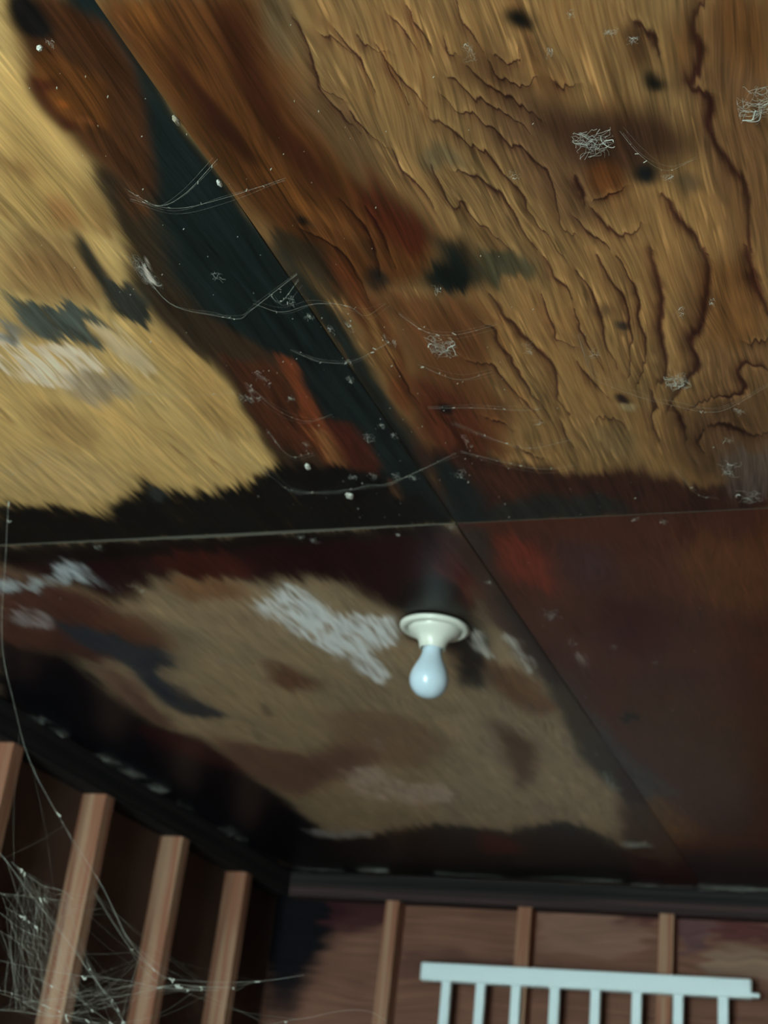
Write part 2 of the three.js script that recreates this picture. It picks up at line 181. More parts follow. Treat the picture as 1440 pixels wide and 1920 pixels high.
  [[0.031,0.007,0.006],0.02,0.7,0.9,[-0.617,-2.881,-0.516,-3.112,-0.575,-4.122,-0.821,-4.169,-0.752,-3.555]],
 ],
 WB: [
  [[0.006,0.005,0.007],0.05,0.5,1,[-1.966,2.433,-1.608,2.446,-1.653,2.379,-1.727,2.279,-1.749,2.183,-1.822,2.085,-1.853,1.945,-1.923,1.94]],  // near-black left corner of the far wall sheathing
  [[0.038,0.011,0.014],0.015,1,0.9,[-1.769,2.325,-1.597,2.349,-1.586,2.262,-1.704,2.24,-1.793,2.244]],
  [[0.222,0.117,0.088],0.02,1,0.8,[-1.114,2.34,-0.94,2.34,-0.817,2.316,-0.769,2.252,-0.888,2.202,-1.104,2.204]],
  [[0.071,0.024,0.024],0.012,1,0.8,[-0.925,2.341,-0.757,2.334,-0.756,2.297,-0.877,2.298]],
  [[0.103,0.051,0.055],0.015,1,0.9,[-0.719,2.336,-0.579,2.335,-0.622,2.275,-0.68,2.228,-0.716,2.226]],
  [[0.09,0.028,0.029],0.012,1,0.9,[-0.623,2.325,-0.45,2.32,-0.45,2.27,-0.593,2.276]],
  [[0.242,0.152,0.109],0.015,1,0.85,[-0.636,2.252,-0.45,2.263,-0.45,2.171,-0.62,2.175]],
  [[0.082,0.038,0.031],0.02,1,0.7,[-1.544,2.194,-1.183,2.199,-1.178,2.14,-1.535,2.118]],
 ],
 M2: [
  [[0.126,0.042,0.016],0.05,0.9,0.9,[-0.339,-1.859,-0.189,-1.823,-0.223,-2.146,-0.309,-2.119,-0.349,-2.011]],
  [[0.154,0.025,0.013],0.02,0.9,0.9,[-0.591,-1.82,-0.538,-1.814,-0.53,-1.976,-0.553,-2.037,-0.601,-1.96]],
  [[0.044,0.022,0.026],0.03,0.9,0.7,[-0.509,-1.824,-0.444,-1.849,-0.453,-2.003,-0.514,-2.019]],
  [[0.029,0.022,0.019],0.015,0.8,0.95,[-0.627,-1.75,-0.583,-1.79,-0.627,-1.948,-0.632,-2.075,-0.63,-2.241,-0.658,-2.24,-0.648,-1.946]],
  [[0.058,0.043,0.042],0.015,0.8,0.95,[-0.633,-2.216,-0.621,-2.4,-0.611,-2.623,-0.589,-2.88,-0.541,-3.156,-0.644,-3.229,-0.658,-2.74]],
  [[0.063,0.021,0.006],0.05,0.9,0.8,[-0.537,-2.458,-0.403,-2.461,-0.305,-2.734,-0.346,-3.101,-0.492,-3.029,-0.551,-2.738]],
  [[0.147,0.062,0.019],0.03,1.0,0.85,[-0.668,-3.165,-0.578,-3.202,-0.537,-3.479,-0.601,-3.643,-0.677,-3.546]],
  [[0.035,0.004,0.004],0.03,0.9,0.8,[-0.478,-2.043,-0.403,-2.091,-0.41,-2.276,-0.491,-2.323,-0.514,-2.174]],
  [[0.006,0.004,0.004],0.006,0.8,0.9,[-0.57,-2.623,-0.523,-2.592,-0.527,-2.639,-0.566,-2.655]],
  [[0.312,0.259,0.232],0.008,2.0,0.8,[-0.584,-2.281,-0.559,-2.275,-0.568,-2.401,-0.574,-2.472,-0.581,-2.374]],
  [[0.021,0.011,0.012],0.03,1.2,1,[-0.867,-3.439,-0.764,-3.721,-0.596,-3.698,-0.377,-3.614,-0.442,-4.231,-1.087,-4.368]],
 ],
};
const BASE = {"L1": [0.582, 0.353, 0.136], "M1": [0.254, 0.128, 0.048], "L2": [0.323, 0.214, 0.127], "M2": [0.067, 0.018, 0.01], "WB": [0.152, 0.071, 0.05]};
// grain lines on the sheet beside the seam: [width in mm, x, z, x, z, ...]
const GRAIN = [
  [2.54,-0.381,-0.915,-0.375,-0.932,-0.365,-0.943,-0.356,-0.958,-0.348,-0.972,-0.342,-0.99,-0.33,-1.002,-0.322,-1.023,-0.316,-1.038,-0.316,-1.066,-0.32,-1.09,-0.321,-1.117,-0.312,-1.139],
  [2.46,-0.37,-0.892,-0.36,-0.913,-0.352,-0.927,-0.341,-0.94,-0.331,-0.953,-0.323,-0.967,-0.319,-0.98],
  [2.93,-0.349,-0.889,-0.34,-0.909,-0.329,-0.923,-0.322,-0.935,-0.313,-0.951,-0.304,-0.966],
  [1.91,-0.324,-0.874,-0.32,-0.884,-0.311,-0.891,-0.305,-0.886,-0.302,-0.874],
  [2.41,-0.33,-0.88,-0.326,-0.902,-0.317,-0.913,-0.304,-0.919,-0.295,-0.909],
  [2.59,-0.4,-0.934,-0.392,-0.952,-0.386,-0.964,-0.381,-0.98,-0.371,-0.99,-0.364,-1.001,-0.361,-1.015,-0.355,-1.036,-0.348,-1.055,-0.348,-1.078,-0.346,-1.1,-0.34,-1.12,-0.337,-1.141,-0.333,-1.162],
  [1.95,-0.417,-0.862,-0.413,-0.879,-0.408,-0.894,-0.403,-0.904,-0.401,-0.92],
  [1.9,-0.359,-0.848,-0.36,-0.864,-0.353,-0.873],
  [3.69,-0.4,-1.015,-0.389,-1.025,-0.378,-1.037,-0.371,-1.051,-0.366,-1.064,-0.363,-1.081,-0.363,-1.103,-0.358,-1.132,-0.355,-1.153],
  [2.69,-0.42,-1.003,-0.421,-1.026,-0.421,-1.051,-0.418,-1.066,-0.408,-1.07,-0.406,-1.086,-0.402,-1.097,-0.395,-1.105,-0.391,-1.121,-0.382,-1.139],
  [1.89,-0.395,-0.818,-0.39,-0.828,-0.387,-0.843,-0.385,-0.853],
  [2.89,-0.282,-0.912,-0.276,-0.923,-0.264,-0.929],
  [2.62,-0.448,-0.979,-0.449,-1.008,-0.445,-1.023,-0.439,-1.043,-0.438,-1.066],
  [1.46,-0.418,-0.839,-0.416,-0.859,-0.417,-0.882,-0.414,-0.903,-0.414,-0.924],
  [1.41,-0.337,-0.821,-0.339,-0.842,-0.334,-0.858,-0.331,-0.872],
  [1.42,-0.379,-0.808,-0.377,-0.828,-0.373,-0.85,-0.373,-0.865],
  [3.91,-0.524,-1.036,-0.517,-1.072,-0.519,-1.117,-0.531,-1.172],
  [3.31,-0.503,-1.053,-0.502,-1.098,-0.509,-1.147],
  [2.85,-0.584,-1.068,-0.561,-1.1,-0.554,-1.144,-0.558,-1.203],
  [1.95,-0.475,-0.792,-0.473,-0.811,-0.476,-0.834,-0.48,-0.858,-0.483,-0.877,-0.476,-0.889,-0.471,-0.899],
  [1.91,-0.46,-0.82,-0.455,-0.832,-0.446,-0.839,-0.441,-0.847],
  [1.92,-0.446,-0.817,-0.442,-0.834,-0.438,-0.851,-0.437,-0.877,-0.438,-0.901],
  [1.91,-0.429,-0.83,-0.427,-0.845,-0.413,-0.851],
  [2.03,-0.469,-0.915,-0.467,-0.937,-0.463,-0.95,-0.453,-0.963],
  [2.0,-0.479,-0.849,-0.485,-0.882,-0.481,-0.905,-0.475,-0.929,-0.471,-0.948],
  [6.46,-0.143,-0.858,-0.152,-0.871,-0.157,-0.892,-0.154,-0.908,-0.16,-0.93,-0.17,-0.95,-0.16,-0.961,-0.157,-0.98,-0.162,-1.005,-0.159,-1.029,-0.153,-1.051,-0.146,-1.075,-0.141,-1.097,-0.145,-1.133,-0.148,-1.166,-0.15,-1.201],
  [5.4,-0.218,-1.086,-0.212,-1.107,-0.206,-1.132,-0.2,-1.15,-0.197,-1.172,-0.19,-1.194],
  [4.33,-0.287,-1.097,-0.281,-1.119,-0.272,-1.138,-0.26,-1.145,-0.249,-1.134],
  [3.66,-0.283,-1.085,-0.273,-1.081,-0.262,-1.077,-0.252,-1.075],
  [3.27,-0.306,-1.11,-0.298,-1.133,-0.288,-1.15,-0.283,-1.167],
  [4.22,-0.203,-0.863,-0.195,-0.878,-0.189,-0.895,-0.188,-0.911],
  [4.7,-0.292,-1.049,-0.291,-1.067,-0.292,-1.091],
  [7.08,-0.243,-1.174,-0.246,-1.213,-0.246,-1.242,-0.251,-1.278,-0.26,-1.308,-0.262,-1.345,-0.265,-1.383,-0.27,-1.406,-0.283,-1.433],
  [8.54,-0.193,-1.18,-0.195,-1.227,-0.203,-1.267,-0.217,-1.315,-0.231,-1.347,-0.231,-1.378,-0.233,-1.397,-0.243,-1.413,-0.256,-1.437,-0.27,-1.459,-0.281,-1.495],
  [3.53,-0.279,-1.177,-0.275,-1.205,-0.272,-1.232,-0.274,-1.264,-0.279,-1.299,-0.28,-1.331,-0.284,-1.363,-0.294,-1.396,-0.307,-1.429],
  [3.52,-0.298,-1.173,-0.294,-1.214,-0.288,-1.237,-0.286,-1.257,-0.289,-1.29,-0.292,-1.329,-0.302,-1.36,-0.313,-1.405],
  [3.51,-0.324,-1.191,-0.318,-1.226,-0.317,-1.251,-0.316,-1.277,-0.321,-1.308,-0.323,-1.346,-0.32,-1.389],
  [3.01,-0.342,-1.267,-0.344,-1.304,-0.343,-1.331,-0.337,-1.383],
  [8.59,-0.153,-1.192,-0.151,-1.235,-0.149,-1.267,-0.146,-1.302],
  [5.67,-0.158,-1.418,-0.165,-1.408,-0.176,-1.401,-0.186,-1.408,-0.189,-1.424,-0.186,-1.448,-0.196,-1.465,-0.214,-1.465,-0.23,-1.466,-0.247,-1.482,-0.259,-1.489],
  [6.62,-0.238,-1.531,-0.224,-1.526,-0.212,-1.538,-0.201,-1.549,-0.19,-1.561,-0.174,-1.56],
  [5.29,-0.274,-1.471,-0.27,-1.504,-0.269,-1.536,-0.272,-1.57],
  [2.62,-0.371,-1.502,-0.356,-1.494,-0.344,-1.499,-0.338,-1.52],
  [2.52,-0.363,-1.362,-0.355,-1.416,-0.344,-1.445],
  [4.2,-0.171,-1.355,-0.16,-1.357,-0.15,-1.348],
  [3.28,-0.293,-1.438,-0.293,-1.475,-0.304,-1.511,-0.305,-1.558],
  [3.36,-0.247,-1.539,-0.258,-1.572,-0.256,-1.6],
  [4.88,-0.425,-1.219,-0.421,-1.24,-0.42,-1.259,-0.413,-1.278,-0.409,-1.303,-0.402,-1.318,-0.396,-1.342,-0.392,-1.369,-0.395,-1.397,-0.404,-1.433,-0.402,-1.458,-0.398,-1.475],
  [3.74,-0.448,-1.262,-0.438,-1.282,-0.441,-1.309,-0.436,-1.341,-0.435,-1.37,-0.432,-1.398,-0.432,-1.429,-0.427,-1.458,-0.425,-1.484],
  [3.18,-0.489,-1.335,-0.477,-1.349,-0.461,-1.357,-0.457,-1.382,-0.452,-1.41,-0.446,-1.439,-0.439,-1.469,-0.435,-1.493],
  [2.97,-0.369,-1.224,-0.372,-1.257,-0.373,-1.293,-0.374,-1.315,-0.358,-1.337],
  [3.42,-0.351,-1.163,-0.349,-1.194,-0.341,-1.22,-0.341,-1.247],
  [2.65,-0.504,-1.469,-0.49,-1.481,-0.477,-1.503],
  [3.44,-0.483,-1.551,-0.471,-1.571,-0.457,-1.587],
  [2.68,-0.413,-1.489,-0.415,-1.529,-0.413,-1.564],
  [2.59,-0.572,-1.304,-0.574,-1.351,-0.576,-1.4,-0.574,-1.426],
];
const CEILING_THREADS = [
  [-0.732,2.37,-0.977,-0.688,2.37,-0.973,-0.656,2.37,-0.962,-0.618,2.37,-0.95],
  [-0.737,2.375,-0.989,-0.678,2.375,-0.986,-0.623,2.375,-0.981,-0.565,2.375,-0.991],
  [-0.786,2.37,-1.097,-0.759,2.37,-1.133,-0.719,2.37,-1.163,-0.694,2.37,-1.173,-0.676,2.37,-1.161,-0.617,2.37,-1.143],
  [-0.663,2.38,-1.172,-0.643,2.38,-1.164,-0.62,2.38,-1.154],
  [-0.689,2.375,-1.186,-0.645,2.375,-1.176,-0.607,2.375,-1.168,-0.583,2.375,-1.171,-0.566,2.375,-1.182,-0.557,2.375,-1.199,-0.54,2.375,-1.212],
  [-0.794,2.38,-1.457,-0.775,2.38,-1.5,-0.756,2.38,-1.528],
  [-0.864,2.37,-1.448,-0.847,2.37,-1.476,-0.831,2.37,-1.504,-0.816,2.37,-1.536,-0.81,2.37,-1.569,-0.796,2.37,-1.582,-0.763,2.37,-1.589,-0.73,2.37,-1.586,-0.697,2.37,-1.578,-0.669,2.37,-1.575,-0.616,2.37,-1.548,-0.566,2.37,-1.553],
  [-0.349,2.37,-1.307,-0.34,2.37,-1.351,-0.324,2.37,-1.377,-0.302,2.37,-1.4,-0.287,2.37,-1.413,-0.26,2.37,-1.43,-0.241,2.37,-1.443,-0.214,2.37,-1.448,-0.161,2.37,-1.447],
  [-0.533,2.38,-1.234,-0.503,2.38,-1.248,-0.476,2.38,-1.259,-0.431,2.38,-1.273],
  [-0.685,2.38,-1.283,-0.646,2.38,-1.287,-0.608,2.38,-1.292,-0.568,2.38,-1.29],
  [-0.546,2.38,-1.338,-0.498,2.38,-1.35,-0.464,2.38,-1.368],
  [-0.544,2.38,-1.479,-0.499,2.38,-1.491,-0.46,2.38,-1.521,-0.41,2.38,-1.539],
  [-0.558,2.38,-1.548,-0.503,2.38,-1.552,-0.454,2.38,-1.579,-0.419,2.38,-1.607],
  [-0.298,2.38,-1.628,-0.276,2.38,-1.668,-0.256,2.38,-1.72],
  [-0.771,2.38,-1.343,-0.743,2.38,-1.383,-0.717,2.38,-1.416,-0.691,2.38,-1.434],
  [-1.09,2.38,-1.294,-0.989,2.38,-1.283,-0.915,2.38,-1.314,-0.857,2.38,-1.332,-0.793,2.38,-1.365],
  [-0.239,2.38,-0.992,-0.223,2.38,-1.006,-0.204,2.38,-1.032,-0.182,2.38,-1.044],
  [-1.239,2.38,-1.519,-1.191,2.38,-1.501,-1.115,2.38,-1.463],
  [-0.566,2.38,-1.438,-0.492,2.38,-1.417,-0.443,2.38,-1.43,-0.429,2.38,-1.458],
];
const CORNER_THREADS = [
  [-1.294,2.404,-1.615,-1.302,2.313,-1.655,-1.307,2.247,-1.681,-1.306,2.188,-1.707,-1.295,2.138,-1.733,-1.27,2.049,-1.78,-1.226,1.971,-1.832,-1.168,1.887,-1.888,-1.13,1.822,-1.922,-1.085,1.778,-1.954],
  [-1.274,1.911,-1.75,-1.259,1.895,-1.765,-1.226,1.854,-1.796,-1.192,1.817,-1.825,-1.148,1.765,-1.861,-1.105,1.713,-1.893,-1.092,1.696,-1.901],
  [-1.269,1.851,-1.766,-1.226,1.853,-1.796,-1.185,1.855,-1.823],
  [-1.255,1.896,-1.768,-1.235,1.882,-1.785,-1.215,1.871,-1.8,-1.189,1.867,-1.818,-1.175,1.856,-1.829],
  [-1.259,1.763,-1.788,-1.216,1.759,-1.818,-1.158,1.758,-1.855,-1.144,1.759,-1.864,-1.099,1.76,-1.891,-1.062,1.757,-1.912,-1.024,1.76,-1.932,-0.986,1.764,-1.951],
  [-1.061,1.772,-1.911,-1.034,1.771,-1.925,-0.973,1.777,-1.956,-0.925,1.786,-1.978,-0.876,1.8,-1.998],
  [-1.062,1.757,-1.912,-1.04,1.764,-1.923,-1.006,1.766,-1.941,-0.965,1.771,-1.961],
  [-1.25,1.697,-1.801,-1.22,1.7,-1.822,-1.192,1.699,-1.841,-1.158,1.703,-1.862,-1.128,1.698,-1.88],
  [-1.162,1.731,-1.856,-1.141,1.717,-1.871,-1.115,1.702,-1.888,-1.102,1.695,-1.896],
  [-1.254,1.72,-1.797,-1.229,1.716,-1.814,-1.209,1.707,-1.829,-1.183,1.699,-1.846],
  [-0.919,1.726,-1.988,-0.892,1.736,-1.999,-0.867,1.743,-2.01,-0.823,1.758,-2.026,-0.787,1.762,-2.04,-0.761,1.752,-2.051],
  [-1.264,1.804,-1.778,-1.238,1.791,-1.798,-1.218,1.776,-1.814],
  [-1.255,1.834,-1.779,-1.229,1.821,-1.8,-1.202,1.806,-1.82],
  [-1.26,1.825,-1.777,-1.234,1.808,-1.799,-1.201,1.798,-1.822],
  [-1.251,1.724,-1.798,-1.223,1.72,-1.818,-1.191,1.711,-1.84,-1.151,1.7,-1.866],
  [-1.154,1.78,-1.855,-1.135,1.75,-1.871,-1.113,1.729,-1.886,-1.104,1.714,-1.893],
  [-1.154,1.874,-1.839,-1.124,1.832,-1.865,-1.098,1.8,-1.886,-1.054,1.77,-1.915],
  [-1.214,1.748,-1.82,-1.181,1.736,-1.843,-1.158,1.729,-1.859],
];
const TUFTS = [
  [-0.503,-1.301,0.028,0.0389,1],
  [-0.408,-1.319,0.0133,0.0226,0],
  [-0.258,-1.415,0.0249,0.0263,1],
  [-0.263,-0.999,0.032,0.0309,1],
  [-0.118,-0.977,0.0292,0.0366,1],
  [-0.341,-0.865,0.0123,0.0179,0],
  [-0.221,-0.868,0.0111,0.0079,0],
  [-0.204,-0.879,0.013,0.0093,0],
  [-0.275,-0.88,0.0056,0.0068,0],
  [-0.228,-1.638,0.0277,0.0443,0],
  [-0.75,-1.647,0.0149,0.0239,2],
  [-0.776,-1.557,0.0101,0.0192,2],
  [-0.594,-1.245,0.0072,0.018,0],
  [-0.618,-1.245,0.0055,0.0114,0],
  [-0.474,-1.191,0.008,0.0122,0],
  [-0.561,-1.275,0.0061,0.016,0],
  [-0.54,-1.518,0.0081,0.0284,0],
  [-0.576,-1.603,0.017,0.0186,0],
  [-0.663,-1.491,0.0137,0.0203,0],
  [-0.637,-1.464,0.0081,0.0112,0],
  [-0.437,-1.485,0.0158,0.008,0],
  [-0.631,-0.888,0.0072,0.0214,3],
  [-0.709,-0.776,0.0071,0.0095,2],
  [-0.696,-0.772,0.005,0.0093,0],
  [-0.631,-0.981,0.0054,0.0126,2],
  [-0.339,-1.342,0.0133,0.0181,0],
  [-0.208,-1.059,0.0103,0.0081,0],
  [-0.345,-1.027,0.0093,0.0098,0],
  [-0.248,-0.842,0.0055,0.0065,0],
  [-0.78,-1.101,0.0143,0.0546,1],
  [-0.702,-1.125,0.0106,0.0149,0],
  [-0.641,-1.182,0.0107,0.0109,0],
  [-0.633,-1.215,0.0108,0.0112,0],
  [-0.783,-1.371,0.016,0.0165,0],
  [-0.773,-1.376,0.0107,0.0137,0],
  [-0.74,-1.339,0.0091,0.0183,0],
  [-0.744,-1.323,0.0091,0.013,0],
  [-0.77,-1.357,0.0066,0.0108,0],
  [-0.727,-1.383,0.0093,0.0081,0],
  [-0.752,-1.496,0.0084,0.012,0],
  [-0.726,-1.595,0.0116,0.0129,0],
  [-0.695,-1.594,0.0144,0.0128,0],
  [-0.622,-1.313,0.0075,0.0073,0],
  [-0.635,-1.351,0.0077,0.0101,0],
  [-0.555,-1.284,0.0037,0.0092,0],
  [-0.628,-1.488,0.0068,0.0085,0],
  [-0.641,-1.607,0.0129,0.0095,0],
  [-0.662,-1.598,0.01,0.0127,0],
  [-0.233,-1.278,0.0116,0.0124,0],
  [-0.2,-1.494,0.0167,0.0128,0],
  [-0.221,-1.56,0.012,0.0137,0],
  [-0.197,-1.264,0.0057,0.0101,0],
  [-0.571,-2.092,0.0242,0.0415,0],
  [-0.639,-1.958,0.0099,0.0169,0],
  [-0.673,-3.046,0.0263,0.1436,1],
  [-0.719,-3.599,0.0753,0.0558,1],
  [-0.566,-2.214,0.0127,0.0253,0],
  [-0.501,-2.237,0.0127,0.0203,0],
  [-0.788,-2.442,0.01,0.031,0],
  [-1.245,-1.94,0.0237,0.0513,0],
  [-0.443,-2.315,0.0093,0.016,0],
  [-0.114,-0.988,0.0147,0.0193,0],
  [-0.215,-1.715,0.0286,0.0317,0],
  [-0.724,-1.776,0.0078,0.0112,0],
  [-0.633,-1.759,0.0122,0.0108,0],
  [-0.859,-1.784,0.0112,0.0158,0],
  [-0.875,-1.77,0.0096,0.0118,0],
  [-1.227,-1.774,0.0138,0.0183,0],
  [-0.373,-1.761,0.0104,0.0101,0],
  [-0.336,-1.773,0.0104,0.0102,0],
  [-0.53,-4.055,0.2008,0.0515,1],  // from here, pale fibres drawing the whitish line atop the far wall
  [-1.583,-4.014,0.0878,0.0488,1],
  [-1.29,-4.026,0.1914,0.0319,0],
  [-0.976,-4.032,0.2349,0.0313,0],
  [-0.74,-4.055,0.1557,0.0311,0],
  [-1.764,-4.036,0.1327,0.0332,0],
  [-1.873,-2.629,0.0445,0.0577,0],
  [-1.88,-2.709,0.0378,0.0504,0],
  [-1.882,-2.93,0.0451,0.0796,1],
  [-1.897,-3.037,0.0626,0.0817,1],
  [-1.877,-3.177,0.07,0.0841,1],
  [-1.882,-3.328,0.0522,0.0773,0],
  [-1.898,-3.587,0.092,0.0716,0],
  [-1.868,-3.684,0.0468,0.052,0],
];

// ---------------------------------------------------------------- plywood sheets with their grain, stains and mould
function softPolygon(poly, soft) {   // a coarse coverage grid of a stain or shade outline, blurred by its softness
  let x0 = 1e9, x1 = -1e9, z0 = 1e9, z1 = -1e9; const n = poly.length / 2;
  for (let i = 0; i < n; i++) { x0 = Math.min(x0, poly[2 * i]); x1 = Math.max(x1, poly[2 * i]); z0 = Math.min(z0, poly[2 * i + 1]); z1 = Math.max(z1, poly[2 * i + 1]); }
  const pad = soft * 3 + 0.02, cell = Math.max(0.0012, Math.min(soft / 3, 0.006)); x0 -= pad; z0 -= pad; x1 += pad; z1 += pad;
  const w = Math.ceil((x1 - x0) / cell) + 1, h = Math.ceil((z1 - z0) / cell) + 1; let a = new Float32Array(w * h);
  for (let j = 0; j < h; j++) { const z = z0 + j * cell, xs = [];
    for (let i = 0; i < n; i++) { const k = (i + 1) % n, za = poly[2 * i + 1], zb = poly[2 * k + 1]; if ((za > z) !== (zb > z)) xs.push(poly[2 * i] + (z - za) / (zb - za) * (poly[2 * k] - poly[2 * i])); }
    xs.sort((p, q) => p - q);
    for (let s = 0; s + 1 < xs.length; s += 2) for (let i = Math.max(0, Math.ceil((xs[s] - x0) / cell)); i <= Math.min(w - 1, (xs[s + 1] - x0) / cell); i++) a[j * w + i] = 1; }
  const r = Math.max(1, Math.round(soft / cell));
  for (let pass = 0; pass < 2; pass++) {
    const b = new Float32Array(w * h);
    for (let j = 0; j < h; j++) { let s = 0; for (let i = -r; i < w; i++) { if (i + r < w) s += a[j * w + i + r]; if (i - r - 1 >= 0) s -= a[j * w + i - r - 1]; if (i >= 0) b[j * w + i] = s / (2 * r + 1); } }
    for (let i = 0; i < w; i++) { let s = 0; for (let j = -r; j < h; j++) { if (j + r < h) s += b[(j + r) * w + i]; if (j - r - 1 >= 0) s -= b[(j - r - 1) * w + i]; if (j >= 0) a[j * w + i] = s / (2 * r + 1); } }
  }
  return { x0, z0, x1, z1, w, h, cell, a };
}
function lineLayer(lines, W, H, x0, x1, z0, z1) {
  const out = new Float32Array(W * H), brown = new Float32Array(W * H), gold = new Float32Array(W * H), sx = W / (x1 - x0), sz = H / (z1 - z0);
  for (const l of lines) {
    const pts = []; for (let i = 1; i < l.length; i += 2) pts.push(new THREE.Vector3(l[i], 0, l[i + 1]));
    const curve = new THREE.CatmullRomCurve3(pts, false, 'centripetal'), n = pts.length * 10, c = curve.getPoints(n), hw = l[0] / 2000 * (l[0] > 4 ? 1.3 : 1);
    for (let k = 0; k < n; k++) {
      const a = c[k], b = c[k + 1], t = k / n, taper = 0.45 + 0.55 * Math.sin(Math.PI * clamp(t * 1.1 + 0.05)), wob = 0.6 + 0.8 * noise(t * 14 + l[1] * 99, l[2] * 77), ww = hw * taper * wob, reach = 0.006 + hw * 2, m = Math.max(ww * 3, reach * 1.6);
      const dx = b.x - a.x, dz = b.z - a.z, L2 = dx * dx + dz * dz + 1e-12;
      const i0 = Math.max(0, Math.floor((Math.min(a.x, b.x) - m - x0) * sx)), i1 = Math.min(W - 1, Math.ceil((Math.max(a.x, b.x) + m - x0) * sx)), j0 = Math.max(0, Math.floor((Math.min(a.z, b.z) - m - z0) * sz)), j1 = Math.min(H - 1, Math.ceil((Math.max(a.z, b.z) + m - z0) * sz));
      for (let j = j0; j <= j1; j++) for (let i = i0; i <= i1; i++) {
        const x = x0 + i / sx, z = z0 + j / sz, s = clamp(((x - a.x) * dx + (z - a.z) * dz) / L2), ex = x - a.x - s * dx, ez = z - a.z - s * dz, dm = Math.sqrt(ex * ex + ez * ez), d = dm / ww;
        const low = ex * dz - ez * dx > 0, v = Math.exp(-d * d * (low ? 0.5 : 1.6)) * (0.65 + 0.35 * taper), q = j * W + i, e = dm / reach;
        if (v > out[q]) out[q] = v;
        if (low) { const b = Math.exp(-e * e * 1.1) * taper; if (b > brown[q]) brown[q] = b; } else { const g = Math.exp(-((e - 0.35) ** 2) * 6) * taper; if (g > gold[q]) gold[q] = g; }
      }
    }
  }
  return { out, brown, gold };
}
